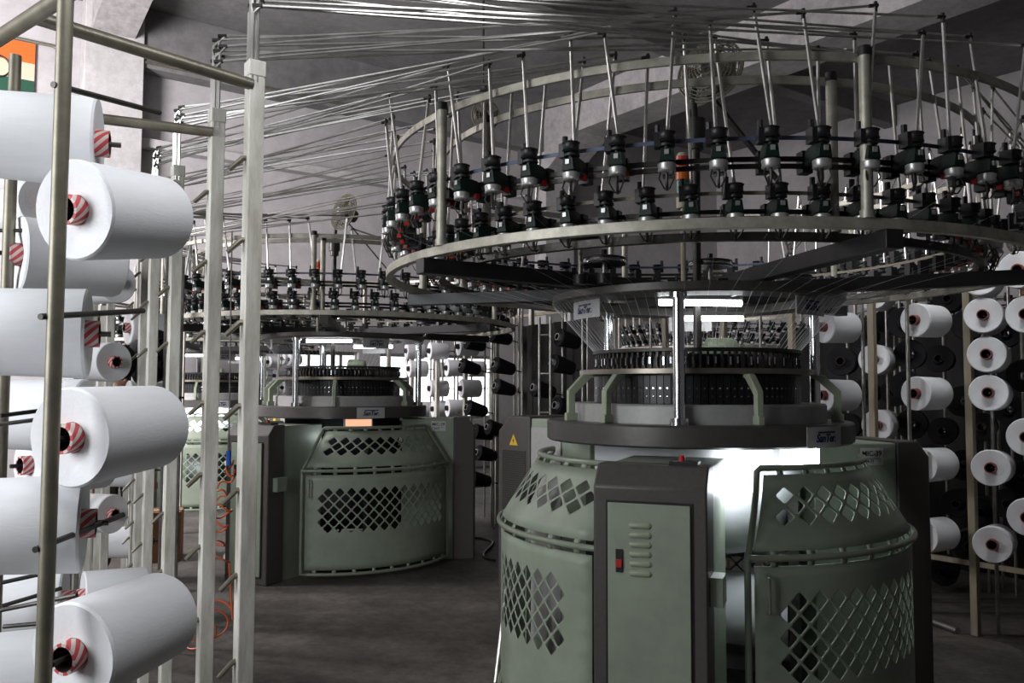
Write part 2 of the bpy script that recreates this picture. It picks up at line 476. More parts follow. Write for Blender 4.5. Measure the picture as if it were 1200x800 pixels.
RG, RT, ZM, ZT, ZB = 0.92, 0.735, 0.80, 1.105, 0.05
def guard(root, al, ar, al_top, ar_top, flip, handle):
    """one guard section: tube frame, lower and upper perforated sheets"""
    N = max(8, int(round((ar - al) * PI / 180 * RG / 0.0445)))
    fr = MB()
    rt = .0125
    def arc(r, z, a, c, n=24):
        return [pol(r, a + (c - a) * i / n, z) for i in range(n + 1)]
    path = arc(RG, ZB, al, ar) + [pol(RG, ar, z) for z in (.2, .4, .6, ZM)] + [pol(RG + (RT - RG) * t, ar + (ar_top - ar) * t, ZM + (ZT - ZM) * t) for t in (.25, .5, .75, .96)] \
        + arc(RT, ZT, ar_top - 1.2, al_top + 1.2) + [pol(RG + (RT - RG) * t, al + (al_top - al) * t, ZM + (ZT - ZM) * t) for t in (.96, .75, .5, .25)] + [pol(RG, al, z) for z in (ZM, .6, .4, .2)]
    fr.tube(path, rt, 10, closed=True)
    fr.tube(arc(RG + .006, ZM, al, ar, 36), rt, 10)
    f = fr.build('guard_frame', M_frame, root)
    lo = MB()
    g = 1.6
    n0 = 3
    panel_mesh(lo, N, 16, lambda t: al + g, lambda t: ar - g, lambda t: (RG - .004, ZB + .03 + (ZM - ZB - .06) * t),
               lambda i, j: 3 <= i <= N - (4 if flip else 3) and 7 <= j <= 13)
    def tabs(b, r0, z0, r1, z1, a, c):
        n = int((c - a) / 8.5)
        for i in range(n):
            am = a + (c - a) * (i + .5) / n
            p, q = pol(r0, am, z0), pol(r1, am, z1)
            d = pol(1, am + 90)
            w = .014
            b.add([p - d * w, p + d * w, q + d * w, q - d * w], [(0, 1, 2, 3)])
    tabs(lo, RG - .004, ZM - .031, RG, ZM, al + g, ar - g)
    tabs(lo, RG - .004, ZB + .031, RG, ZB, al + g, ar - g)
    l = lo.build('guard_sheet', M_green, root, smooth=True)
    s = l.modifiers.new('sheet', 'SOLIDIFY'); s.thickness = .003
    up = MB()
    N2 = int(round(N * .74))
    n0 = 2
    r_a, z_a = RG - .010, ZM + .024
    r_b, z_b = RT + .012, ZT - .024
    panel_mesh(up, N2, 7, lambda t: al + (al_top - al) * t + g, lambda t: ar + (ar_top - ar) * t - g, lambda t: (r_a + (r_b - r_a) * t, z_a + (z_b - z_a) * t),
               lambda i, j: n0 <= i <= N2 - n0 and 3 <= j <= 5)
    tabs(up, r_a, z_a, RG, ZM, al + g, ar - g)
    tabs(up, r_b, z_b, RT, ZT, al_top + g + 1, ar_top - g - 1)
    u = up.build('upper_guard_sheet', M_green, root, smooth=True)
    s = u.modifiers.new('sheet', 'SOLIDIFY'); s.thickness = .003
    if handle:
        h = MB()
        am = al + 4.2
        h.tube([pol(RG, am, .74), pol(RG + .03, am, .735), pol(RG + .03, am, .61), pol(RG, am, .605)], .006, 8)
        h.build('door_handle', M_chrome, l)

def cabinet(root, az, top, style):
    """leg cabinet; local x = outwards, y = sideways"""
    M = Matrix.Rotation(rad(az), 4, 'Z')
    w = .2
    b = MB()
    b.box(.5, .93, -w + .01, w - .01, .0, top - .01)
    body = b.build('cabinet_body', M_green, root, M=M, bevel=.006)
    d = MB()
    # dark outer casing with a sloped top edge
    x0, x1, bx, bz = (.93, 1.10, .06, .075) if style == 0 else (.93, 1.185, .09, .085)
    prof = [(x0, 0.0), (x1, 0.0), (x1, top - bz), (x1 - bx, top), (x0, top)]
    vs = [(x, -w, z) for x, z in prof] + [(x, w, z) for x, z in prof]
    fs = [tuple(range(4, -1, -1)), tuple(range(5, 10))] + [(i, (i + 1) % 5, 5 + (i + 1) % 5, 5 + i) for i in range(5)]
    d.add(vs, fs)
    casing = d.build('cabinet_casing', M_brown, root, M=M, bevel=.007)
    p = MB()
    p.box(x1 + .0, x1 + .012, -w + .055, w - .055, .06, top - .13)
    pn = p.build('cabinet_door', M_green, casing, bevel=.003)
    s = MB()
    s.box(x1 - .002, x1 + .004, -w + .047, w - .047, .052, top - .122)
    s.build('door_gap', M_black, casing)
    lv = MB()
    for i in range(6):
        z = top - .205 - i * .033
        n = 8
        # half-round raised louvre with rounded ends
        for k in range(1):
            y0, y1 = -.068, .012
            pts = []
            for q in range(n + 1):
                t = PI * q / n
                pts.append((.009 * math.sin(t), .011 * math.cos(t)))
            vs = []
            for yy, sc in ((y0, .3), (y0 + .008, 1), (y1 - .008, 1), (y1, .3)):
                vs += [(x1 + .012 + a * sc, yy, z + c * sc) for a, c in pts]
            m = n + 1
            fs = [(i2 * m + j, i2 * m + j + 1, (i2 + 1) * m + j + 1, (i2 + 1) * m + j) for i2 in range(3) for j in range(n)]
            fs += [tuple(range(m)), tuple(range(3 * m, 4 * m))]
            lv.add(vs, fs)
    lv.build('louvre_vents', M_pale, casing)
    sw = MB()
    sw.box(x1 + .011, x1 + .017, -.115, -.089, top - .37, top - .29)
    sw.box(x1 + .015, x1 + .024, -.112, -.092, top - .352, top - .325, 1)
    sw.build('power_switch', [M_black, M_red], casing, bevel=.001)
    return casing, body, M

def feeder_meshes():
    """positive yarn feeder; local x outwards, z up, origin at the wheel centre"""
    b = MB()
    # tapered casting reaching back to the mounting bar
    vs = []
    for x, hw, z0, z1 in ((-.075, .010, .012, .040), (-.045, .016, .006, .048), (-.005, .021, .012, .050), (.018, .017, .014, .044)):
        vs += [(x, -hw, z0), (x, hw, z0), (x, hw * .75, z1), (x, -hw * .75, z1)]
    fs = [(0, 1, 2, 3), (12, 15, 14, 13)]
    for i in range(3):
        a = i * 4
        fs += [(a + j, a + (j + 1) % 4, a + 4 + (j + 1) % 4, a + 4 + j) for j in range(4)]
    b.add(vs, fs, 0)
    b.box(-.095, -.065, -.014, .014, -.005, .05, 1)           # clamp on the bar
    b.cyl(0, 0, .045, .062, .008, 10, 1)
    b.cyl(-.004, 0, .052, .058, .021, 14, 1)                   # tension disc
    b.box(-.02, .012, -.03, -.014, .05, .086, 1)              # stop-motion block
    b.cyl(-.008, -.022, .07, .108, .0075, 8, 1)
    b.box(.014, .022, -.005, .006, .028, .040, 4)             # bright bracket
    b.box(-.05, -.035, .012, .02, -.004, .01, 3)
    body = b
    w = MB().lathe([(0, -.012), (.019, -.012), (.0225, -.009), (.021, -.003), (.0225, .003), (.0225, .008), (.018, .011), (0, .011)], 18)
    p = MB().lathe([(0, .062), (.019, .062), (.0235, .066), (.021, .070), (.021, .082), (.024, .086), (.019, .089), (0, .089)], 18)
    g = MB()
    for y in (-.014, .014):
        g.tube([(.004, y, -.006), (.012, y * 1.3, -.03), (.004, y * .5, -.052), (-.012, y * .4, -.05)], .0022, 5)
    g.tube([(.0, 0, -.01), (.002, 0, -.035), (-.008, 0, -.055)], .004, 6)
    mats = [M_fgreen, M_black, M_chrome, M_red, M_wheel]
    all_ = MB()
    for src, mm in ((body, None), (w, 2), (p, 1), (g, 1)):
        all_.add(src.v, [], 0)
    a2 = MB()
    a2.add(body.v, body.f); a2.m = list(body.m)
    for src, mm in ((w, 2), (p, 1), (g, 1)):
        a2.add(src.v, src.f, 4 if mm == 2 else mm)
    return (body.mesh('yarn_feeder', mats), w.mesh('storage_wheel', M_wheel), p.mesh('drive_pulley', M_black),
            g.mesh('wire_guide', M_dark), a2.mesh('yarn_feeder', mats))
FEED = feeder_meshes()

AZ_O = [-93 + 6.2069 * i for i in range(58)]
AZ_I = [-96 + 6.6667 * i for i in range(54)]
R_O, Z_O, R_I, Z_I = 1.45, 2.10, 1.245, 1.975
def feeder_spots():
    rs = [(R_O, a, Z_O) for a in AZ_O] + [(R_I, a, Z_I) for a in AZ_I]
    rs.sort(key=lambda q: q[0] * math.sin(rad(q[1] - 12)))   # nearest the aisle first
    return rs
SPOTS = feeder_spots()

def logo(b, r, a0, zc, h, mi, curve=True):
    """slanted name plate lettering bent round radius r at azimuth a0"""
    vs, fs = text_mesh('SanTer.', h * 1.05, .0008, .28, .0012)
    def bend(p):
        x, y, z = p
        return pol(r + z + .0012, a0 + math.degrees(x / r), zc + y)
    xs = [v[0] for v in vs]; x0, x1 = min(xs), max(xs)
    sc = h * 2.9 / (x1 - x0)
    vs = [((x - (x0 + x1) / 2) * sc, y - h * .12, z) for x, y, z in vs]
    b.add([bend(p) for p in vs], fs, mi)
    # long stroke of the first letter carried over the whole word
    n = 16
    q = []
    for i in range(n + 1):
        x = -h * 1.2 + h * 2.55 * i / n
        q += [bend((x - h * .03, h * .36, .0)), bend((x + h * .03, h * .52, .0)), ]
    b.add(q, [(2 * i, 2 * i + 2, 2 * i + 3, 2 * i + 1) for i in range(n)], mi)

def make_machine():
    root = empty('circular_knitting_machine')
    # --- bed, needle head
    MB().lathe([(.44, 1.172), (.69, 1.172), (.70, 1.18), (.70, 1.256), (.693, 1.264), (.44, 1.264)], 96, close=True).build('bed_ring', M_bed, root)
    MB().lathe([(.38, 1.264), (.585, 1.264), (.585, 1.336), (.578, 1.344), (.38, 1.344)], 96, close=True).build('bed_step', M_step, root)
    cb = MB()
    n = 96
    for i in range(n):
        M = Matrix.Rotation(2 * PI * i / n, 4, 'Z')
        hw = PI * .475 / n - .0016
        cb.box(.38, .475, -hw, hw, 1.346, 1.466, 0, M)
        Mc = M @ Matrix.Translation((.475, 0, 1.412)) @ Matrix.Rotation(PI / 2, 4, 'Y')
        cb.lathe([(0, 0), (.0042, 0), (.0042, .002), (0, .002)], 8, 1, Mc)
        Mc = M @ Matrix.Translation((.475, 0, 1.378)) @ Matrix.Rotation(PI / 2, 4, 'Y')
        cb.lathe([(0, 0), (.0025, 0), (.0025, .0015), (0, .0015)], 6, 1, Mc)
    cb.ring(.36, .385, 1.34, 1.56, 64, 0)
    cb.build('cam_box_ring', [M_cam, M_chrome], root)
    MB().ring(.38, .545, 1.472, 1.496, 96).build('feeder_plate', M_bronze, root, bevel=.002)
    yg = MB()
    for i in range(96):
        M = Matrix.Rotation(2 * PI * (i + .5) / 96, 4, 'Z')
        yg.box(.452, .470, -.005, .005, 1.496, 1.57, 1, M)
        yg.box(.455, .478, -.0035, .0035, 1.505 + (i % 3) * .006, 1.545, 0 if i % 3 else 1, M)
    yg.build('yarn_finger_ring', [M_chrome, M_dark], root)
    MB().ring(.435, .482, 1.568, 1.584, 96).build('dial_rim', M_dark, root, bevel=.002)
    MB().ring(.05, .43, 1.50, 1.535, 48).build('dial', M_black, root)
    for a in (-163, -138, -79, -21, 38, 97):
        s = MB()
        M = Matrix.Rotation(rad(a), 4, 'Z')
        pr = [(.655, 1.265), (.60, 1.265), (.60, 1.30), (.612, 1.30), (.612, 1.385), (.535, 1.456), (.52, 1.456), (.52, 1.472), (.575, 1.472), (.645, 1.40), (.645, 1.30), (.655, 1.30)]
        k = len(pr)
        s.add([(r, -.014, z) for r, z in pr] + [(r, .014, z) for r, z in pr],
              [tuple(range(k)), tuple(range(2 * k - 1, k - 1, -1))] + [(i, (i + 1) % k, k + (i + 1) % k, k + i) for i in range(k)], 0, M)
        s.build('support_arm', M_pale, root, bevel=.003)
    for a, r in ((-108, .63), (12, .63), (126, .60)):
        c = MB()
        p = pol(r, a)
        c.cyl(p.x, p.y, 1.264, 1.80, .0245, 24)
        c.cyl(p.x, p.y, 1.264, 1.292, .039, 24)
        c.cyl(p.x, p.y, 1.778, 1.80, .036, 24)
        c.build('column', M_chrome, root)
    MB().lathe([(.50, 1.80), (.665, 1.80), (.675, 1.81), (.675, 1.84), (.50, 1.84)], 96, close=True).build('top_plate_ring', M_bed, root)
    # --- name plates
    for a, r, z, h in ((-55, .701, 1.2165, .044), (65, .701, 1.2165, .044)):
        s = MB()
        hw = math.degrees(.112 / r)
        s.ring(r, r + .003, z - .041, z + .041, 10, 0, rad(a - hw), rad(a + hw))
        pl = s.build('name_plate', M_sign, root)
        t = MB(); logo(t, r + .003, a, z, h, 0); t.build('lettering', M_ink, pl)
    for a in (-155, -48, 80):
        s = MB()
        s.ring(.60, .604, 1.722, 1.80, 10, 0, rad(a - 11), rad(a + 11))
        pl = s.build('name_plate', M_sign, root)
        t = MB(); logo(t, .604, a, 1.762, .042, 0); t.build('lettering', M_ink, pl)
    # --- lamps below the plate and work lamp below the bed
    for (x0, y0, x1, y1, z) in ((-.02, .36, .33, .36, 1.775), (-.22, -.30, .15, -.27, 1.79)):
        l = MB(); l.bar((x0, y0, z + .022), (x1, y1, z + .022), .05, .02)
        lh = l.build('lamp_housing', M_sign, root)
        t = MB(); t.tube([(x0, y0, z), (x1, y1, z)], .0145, 12)
        t.build('lamp_tube', M_glow, lh)
        s = MB()
        for q in (.15, .85):
            x, y = x0 + (x1 - x0) * q, y0 + (y1 - y0) * q
            s.bar((x, y, z + .03), (x * 1.0, y + (.16 if y > 0 else -.22), 1.815), .012, .012)
        s.build('lamp_bracket', M_dark, lh)
    wl = MB()
    M = Matrix.Rotation(rad(-62), 4, 'Z')
    wl.box(.60, .64, -.11, .11, 1.098, 1.17, 0, M)
    w = wl.build('work_lamp', M_sign, root)
    g = MB(); g.box(.641, .648, -.10, .10, 1.104, 1.166, 0, M)
    g.build('lamp_face', M_led, w)
    # --- motor with drive box on the dial
    m = MB()
    Mm = Matrix.Translation((.12, -.02, 1.60)) @ Matrix.Rotation(PI / 2, 4, 'Y')
    m.lathe([(0, -.07), (.045, -.07), (.05, -.06), (.05, .05), (.042, .07), (0, .07)], 20, 0, Mm)
    m.box(.07, .17, -.06, .02, 1.535, 1.56, 1)
    m.build('dial_motor', [M_pale, M_black], root)
    # --- creel hoops, posts and beams
    for a in (-146, -78, -24, 42, 102, 163):
        b = MB()
        b.bar(pol(.12, a, 1.872), pol(1.47, a, 1.872), .062, .06)
        b.build('radial_beam', M_black, root, bevel=.003)
    def hoop(name, r, z, hw, hh, m, n=112):
        return MB().ring(r - hw, r + hw, z - hh, z + hh, n).build(name, m, root, bevel=.002)
    hoop('lower_hoop', 1.44, 1.9195, .015, .0175, M_hoop)
    hoop('lower_inner_hoop', 1.20, 1.9195, .012, .015, M_dark)
    hoop('top_hoop', 1.425, 2.447, .006, .0145, M_hoop)
    hoop('top_inner_hoop', 1.205, 2.452, .006, .0145, M_hoop)
    def posts(name, r, azs, z0, z1):
        for a in azs:
            c = MB()
            p = pol(r, a)
            c.cyl(p.x, p.y, z0, z1 - .03, .0185, 14)
            c.cyl(p.x, p.y, z1 - .03, z1, .0195, 14, 1)
            c.cyl(p.x, p.y, z0, z0 + .025, .023, 14, 0)
            c.build(name, [M_hoop, M_black], root)
    posts('hoop_post', 1.446, (-81, -141.5, 159, 99, 39, -21), 1.935, 2.475)
    posts('inner_hoop_post', 1.214, (-80, -143, 158, 98, 38, -22), 1.935, 2.48)
    for r, z, nm in ((1.368, 2.125, 'feeder_rail'), (1.165, 2.0, 'inner_feeder_rail')):
        b = MB()
        b.ring(r - .005, r + .005, z + .004, z + .019, 112)
        b.ring(r - .005, r + .005, z - .019, z - .004, 112)
        for a in range(0, 360, 30):
            b.bar(pol(r - .03, a + 9, z), pol(r + .02, a + 9, z), .03, .03)
        b.build(nm, M_dark, root)
    MB().ring(1.414, 1.416, Z_O + .084, Z_O + .097, 112).build('drive_belt', M_blue, root)
    MB().ring(1.209, 1.211, Z_I + .084, Z_I + .097, 112).build('inner_drive_belt', M_belt, root)
    hang = MB()
    for a in range(6):
        for r0, r1, z in ((1.44, 1.368, 2.125), (1.214, 1.165, 2.0)):
            aa = (-81, -141.5, 159, 99, 39, -21)[a] + (1.0 if r0 > 1.3 else 0.3)
            hang.bar(pol(r0, aa, z), pol(r1, aa, z), .03, .03)
    hang.build('rail_bracket', M_dark, root)
    # --- drive pulleys on shafts
    for x, y, z, r, rim in ((-.585, -.52, 2.02, .088, 0), (-.49, -.56, 1.93, .09, 1), (.05, -.12, 1.985, .1, 1), (.62, .42, 1.99, .09, 0), (-.42, .62, 1.99, .09, 0)):
        p = MB()
        p.lathe([(0, z - .006), (r * .7, z - .016), (r, z - .014), (r, z - .006)], 28, 0, Matrix.Translation((x, y, 0)))
        p.lathe([(r, z - .006), (r * .97, z), (r, z + .006)], 28, 1 if rim else 0, Matrix.Translation((x, y, 0)))
        p.lathe([(r, z + .006), (r, z + .014), (r * .75, z + .02), (0, z + .02)], 28, 0, Matrix.Translation((x, y, 0)))
        p.cyl(x, y, 1.84, z, .011, 10, 2)
        p.cyl(x, y, z + .02, z + .05, .012, 10, 0)
        p.cyl(x, y, 1.84, 1.88, .03, 12, 0)
        # carrier arm to the plate ring
        q = Vector((x, y, 1.855)); t = q.copy(); t.z = 0; t = t.normalized() * .6 if t.length > .2 else Vector((0, -.55, 0)); t.z = 1.855
        p.bar(q, t, .04, .02)
        p.build('drive_wheel', [M_black, M_chrome, M_steel], root)
    # --- centre pole with blower fan and signal light
    cp = MB()
    cp.cyl(-.03, -.2, 1.535, 2.64, .019, 14)
    cp.cyl(-.03, -.2, 2.5, 2.58, .035, 14, 0)
    pole = cp.build('centre_pole', M_dark, root)
    fan = MB()
    Mf = Matrix.Translation((.04, -.19, 2.87)) @ Matrix.Rotation(rad(-35), 4, 'Z') @ Matrix.Rotation(rad(78), 4, 'X')
    for r in (.04, .055, .07, .085, .10, .115, .13, .142, .155):
        fan.tube([Mf @ Vector((r * math.cos(t), r * math.sin(t), .05 - (r / .155) ** 2 * .05)) for t in [2 * PI * i / 36 for i in range(36)]], .0032 if r < .15 else .007, 5, closed=True)
        fan.tube([Mf @ Vector((r * math.cos(t), r * math.sin(t), -.05 + (r / .155) ** 2 * .05)) for t in [2 * PI * i / 36 for i in range(36)]], .0022, 5, closed=True)
    for i in range(32):
        t = 2 * PI * i / 32
        fan.tube([Mf @ Vector((r * math.cos(t), r * math.sin(t), .052 - (r / .155) ** 2 * .05)) for r in (.03, .08, .12, .155)], .0018, 4)
    fan.lathe([(.0, -.12), (.05, -.12), (.055, -.03), (.03, .0), (0, .0)], 18, 0, Mf)
    fan.lathe([(0, .045), (.028, .045), (.022, .062), (0, .066)], 16, 1, Mf)
    fo = fan.build('blower_fan', [M_fan, M_chrome], root)
    bl = MB()
    for i in range(4):
        t0 = i * PI / 2
        vs = []
        for r in (.03, .08, .14):
            for s in (-.5, .5):
                t = t0 + s * (.9 if r > .05 else .5)
                vs.append(Mf @ Vector((r * math.cos(t), r * math.sin(t), .012 + s * .035)))
        bl.add(vs, [(0, 1, 3, 2), (2, 3, 5, 4)])
    bo = bl.build('fan_blade', M_fan, fo)
    bs = bo.modifiers.new('sheet', 'SOLIDIFY'); bs.thickness = .003
    ar = MB()
    ar.tube([(-.03, -.2, 2.60), (-.03, -.16, 2.78), (.0, -.1, 2.85), (.03, -.08, 2.87)], .014, 10)
    ar.cyl(-.03, -.2, 2.54, 2.64, .045, 16)
    ar.bar((.05, -.1, 2.80), (.42, -.05, 2.36), .035, .012)
    ar.build('fan_arm', M_dark, fo)
    sl = MB(); sx, sy = -.118, -.33
    sl.cyl(sx, sy, 1.86, 2.20, .011, 10)
    sl.bar((sx, sy, 1.86), (-.03, -.2, 1.86), .03, .012)
    so = sl.build('signal_light', M_cream, root)
    for z0, z1, m, nm in ((2.20, 2.255, M_cream, 'lamp_base'), (2.258, 2.322, M_lgr, 'green_lens'), (2.326, 2.385, M_lor, 'orange_lens'), (2.389, 2.43, M_lred, 'red_lens'), (2.43, 2.447, M_cream, 'lamp_cap')):
        MB().cyl(sx, sy, z0, z1, .029, 18, 0, .029 if nm != 'lamp_cap' else .02).build(nm, m, so)
    # --- leg cabinets and guards
    ca, body, M = cabinet(root, -110.7, 1.138, 0)
    # maintenance switch on the front cabinet's top and a hinge bracket on its side
    e = MB()
    e.box(.96, 1.03, .06, .16, 1.138, 1.152, 0)
    sb = e.build('stop_box', M_black, ca)
    MB().cyl(1.0, .1, 1.152, 1.172, .012, 12).build('stop_button', M_red, ca)
    MB().box(.95, 1.05, .2, .245, .66, .76).build('latch_plate', M_green, ca, bevel=.002)
    cbx, bodyb, Mb = cabinet(root, 12, 1.166, 0)
    st = MB()
    st.box(.74, .86, -w_b - .0015, -w_b, 1.055, 1.135, 0)
    so2 = st.build('sticker', M_paper, bodyb)
    t = MB()
    Mt = Matrix.Translation((.80, -w_b - .0015, 1.10)) @ Matrix.Rotation(PI / 2, 4, 'X')
    vs, fs = text_mesh('MIC-39', .034, .0005, 0, .0006); t.add(vs, fs, 0, Mt @ Matrix.Translation((0, .008, 0)))
    vs, fs = text_mesh('24-71', .02, .0005, 0, .0006); t.add(vs, fs, 0, Mt @ Matrix.Translation((-.012, -.028, 0)))
    t.bar((.75, -w_b - .002, 1.084), (.85, -w_b - .002, 1.084), .0008, .002)
    t.build('lettering', M_inkb, so2)
    cc, bodyc, Mc = cabinet(root, 132, 1.258, 1)
    # vent grille and warning sign on the side of the electrical cabinet
    gr = MB()
    ys = .2
    gx0, gx1, gz0, gz1 = .965, 1.15, .32, 1.07
    nx, nz = 17, 62
    gr.box(gx0, gx1, ys - .003, ys + .0005, gz0, gz1, 1)
    for i in range(nx + 1):
        x = gx0 + (gx1 - gx0) * i / nx
        gr.box(x - .0022, x + .0022, ys, ys + .003, gz0, gz1)
    for j in range(nz + 1):
        z = gz0 + (gz1 - gz0) * j / nz
        gr.box(gx0, gx1, ys, ys + .003, z - .0028, z + .0028)
    gr.build('vent_grille', [M_brown, M_black], cc)
    wt = MB()
    cx, cz, s = 1.06, 1.125, .034
    tri = [(cx - s, cz - s * .8), (cx + s, cz - s * .8), (cx, cz + s)]
    wt.add([(x, ys + .0012, z) for x, z in tri] + [(x, ys, z) for x, z in tri], [(0, 1, 2), (5, 4, 3), (0, 3, 4, 1), (1, 4, 5, 2), (2, 5, 3, 0)])
    bolt = [(cx + .004, cz + .014), (cx - .008, cz - .004), (cx - .001, cz - .004), (cx - .004, cz - .02), (cx + .008, cz + .001), (cx + .001, cz + .001)]
    wt.add([(x, ys + .002, z) for x, z in bolt], [(0, 1, 2, 5), (2, 3, 4, 5)], 1)
    wt.build('warning_sign', [M_yellow, M_inkb], cc, smooth=False)
    wp = MB(); wp.box(.70, .925, ys - .011, ys - .004, .1, 1.2)
    wp.build('side_panel', M_step, bodyc, bevel=.002)
    guard(root, -91, -6, -84, -8, False, True)
    guard(root, -211, -126, -208, -124, True, True)
    guard(root, 30, 114, 30, 114, False, False)
    # --- cloth and take-down inside the guards
    cl = MB()
    prof = [(.43, 1.20), (.475, 1.165), (.475, 1.0), (.46, .92), (.43, .84), (.37, .76), (.28, .69)]
    cl.lathe(prof, 48)
    fold = cl.build('knitted_cloth', M_cloth, root)
    ss = fold.modifiers.new('sheet', 'SOLIDIFY'); ss.thickness = .003
    td = MB()
    Mr = Matrix.Rotation(rad(-20), 4, 'Z')
    td.tube([Mr @ Vector((-.42, 0, .72)), Mr @ Vector((.42, 0, .72))], .045, 20)
    td.tube([Mr @ Vector((-.42, .1, .66)), Mr @ Vector((.42, .1, .66))], .04, 20)
    for s in (-.44, .44):
        td.box(s - .02, s + .02, -.28, .28, .12, .93, 1, Mr)
    td.box(-.44, .44, -.1, .1, .1, .16, 1, Mr)
    td.build('takedown_roller', [M_steel, M_dark], root)
    ro = MB()
    ro.tube([Mr @ Vector((-.41, -.05, .42)), Mr @ Vector((.41, -.05, .42))], .16, 32)
    ro.build('cloth_roll', M_cloth, root)
    MB().ring(.03, .62, .015, .06, 40).build('base_plate', M_dark, root)
    return root
w_b = .19
master = make_machine()
tag(master, 'nearest green circular knitting machine with grey cabinet facing the camera', 'knitting machine', 'circular knitting machines in a row')
rest = MB()
for k, (r, a, z) in enumerate(SPOTS):
    M = Matrix.Rotation(rad(a), 4, 'Z') @ Matrix.Translation((r, 0, z)) @ Matrix.Rotation(random.uniform(-.14, .14), 4, 'Z') @ Matrix.Scale(1.28, 4)
    if k < 100:
        f = link('yarn_feeder', FEED[0], master, M=M)
        for nm, me in (('storage_wheel', FEED[1]), ('drive_pulley', FEED[2]), ('wire_guide', FEED[3])):
            link(nm, me, f)
    else:
        me = FEED[4]
        rest.add([tuple(v.co) for v in me.vertices], [tuple(p.vertices) for p in me.polygons], 0, M)
        rest.m[-len(me.polygons):] = [p.material_index for p in me.polygons]
ro = rest.build('rear_yarn_feeders', [M_fgreen, M_black, M_chrome, M_red, M_wheel], master)
ro['kind'] = 'stuff'
C1 = Vector((.868, 4.0, 0)); C2 = Vector((-1.425, 7.14, 0)); C3 = Vector((-3.72, 10.35, 0))
ROT = {1: 0.0, 2: -6.0, 3: -4.0}
SKIP = ('yarn_feeder',)
def clone_machine(loc, rot, label, n):
    c = copy_tree(master, None, SKIP)
    c.location = loc
    c.rotation_euler = (0, 0, rad(rot))
    c['label'] = label
    for k, (r, a, z) in enumerate(SPOTS[:n]):
        M = Matrix.Rotation(rad(a), 4, 'Z') @ Matrix.Translation((r, 0, z)) @ Matrix.Rotation(random.uniform(-.14, .14), 4, 'Z') @ Matrix.Scale(1.28, 4)
        link('yarn_feeder', FEED[4], c, M=M)
    return c
m2 = clone_machine(C2, ROT[2], 'second green knitting machine, beyond the aisle, with closed diamond-pierced door', 100)
m3 = clone_machine(C3, ROT[3], 'farthest knitting machine, glimpsed between the white posts, lit inside its guard', 100)
M_warm = mat('warm pilot lamp', (1, .6, .4), 0.5, emit=((1.0, .5, .3), .9))
def own_material(o, m):
    for sl in o.material_slots:
        sl.link = 'OBJECT'
        sl.material = m
for o in m2.children:
    nm = o.name.split('.')[0]
    if nm in ('knitted_cloth', 'cloth_roll'):      # black stands in for the shade inside this machine's guard
        own_material(o, M_yblack)
    if nm == 'work_lamp':
        for q in o.children:
            own_material(q, M_warm)
m4 = clone_machine(uv(3.9, 8.95), 10, 'shaded knitting machine in the next row, behind the right creel posts', 60)
m5 = clone_machine(uv(7.7, 9.0), -20, 'knitting machine far behind the head of the nearest machine, mostly hidden', 60)
master.location = C1

# threads from the feeders over the top plate into the needle head
def threads(C, rot, name, label, n=96, r=.0007, upper=True):
    t = MB()
    for k in range(n):
        a = rot + 360.0 * k / n
        sp = SPOTS[k % len(SPOTS)]
        p1 = C + pol(.664, a + random.uniform(-.6, .6), 1.795)
        p2 = C + pol(.476, a - 1.0, 1.583)
        t.tube([p1, p2], r, 4)
        if not upper or k % 2:
            continue
        aa = a + random.uniform(-1.5, 1.5)
        p0 = C + pol(R_O if k % 4 else R_I, aa, (Z_O if k % 4 else Z_I) - .055)
        t.tube([p0, p1], r * .5, 4)
    o = t.build(name, M_thread)
    return tag(o, label, 'yarn', None, 'stuff')
threads(C1, 0, 'yarn_threads', 'fine white yarns converging on the needle ring of the nearest machine')
threads(C2, -6, 'yarn_threads', 'fine white yarns running down to the second machine beyond the aisle', 96, .0006, False)

# ------------------------------------------------------------------ yarn cones
def cone_meshes(r1, r2, L, ym, fm, tm, nm):
    b = MB()
    b.lathe([(.031, .008), (r1 * .55, .003), (r1 - .004, 0), (r1, .005), (r2 + .004, L - .016), (r2 - .001, L - .006), (r2 - .014, L), (.031, L - .004)], 40, 0)
    for i, f in enumerate(b.f):
        zs = [b.v[j][2] for j in f]
        if max(zs) <= .0081:
            b.m[i] = 1
    b.lathe([(.031, .008), (.031, L - .004)], 40, 1)
    t = MB()
    t.lathe([(.024, L + .012), (.024, -.022), (.030, -.022), (.030, L + .012)], 28, 0, None, 0.0, None, True)
    t.m = [1 if max(math.hypot(t.v[j][0], t.v[j][1]) for j in f) < .025 else 0 for f in t.f]
    return b.mesh(nm, [ym, fm]), t.mesh('paper_tube', [tm, M_hole])
CW = cone_meshes(.1, .088, .255, M_yarn, M_yarnface, M_stripe, 'yarn_cone')
CR = cone_meshes(.1, .092, .225, M_yarn, M_yarnface, M_redtube, 'yarn_cone')
CF = cone_meshes(.1, .092, .225, M_yarn, M_yarnface, M_hole, 'yarn_cone')
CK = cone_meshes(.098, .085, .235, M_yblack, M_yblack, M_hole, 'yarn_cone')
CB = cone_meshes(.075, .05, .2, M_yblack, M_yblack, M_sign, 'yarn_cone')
PEGS = {}
def cone(p, axis, label, group, kind=CW, sc=1.0, creel=None, peg=True, ends=(-.045, .12)):
    """p = centre of the face, axis = from the face into the cone"""
    axis = Vector(axis).normalized()
    root = link('yarn_cone', kind[0])
    q = axis.to_track_quat('Z', 'Y')
    root.matrix_world = Matrix.Translation(p) @ q.to_matrix().to_4x4() @ Matrix.Rotation(random.uniform(0, 6), 4, 'Z') @ Matrix.Scale(sc, 4)
    link('paper_tube', kind[1], root)
    tag(root, label, 'yarn cone', group)
    if creel is not None and peg:
        PEGS.setdefault(creel, []).append((p + axis * ends[0], p + axis * ends[1]))
    return root

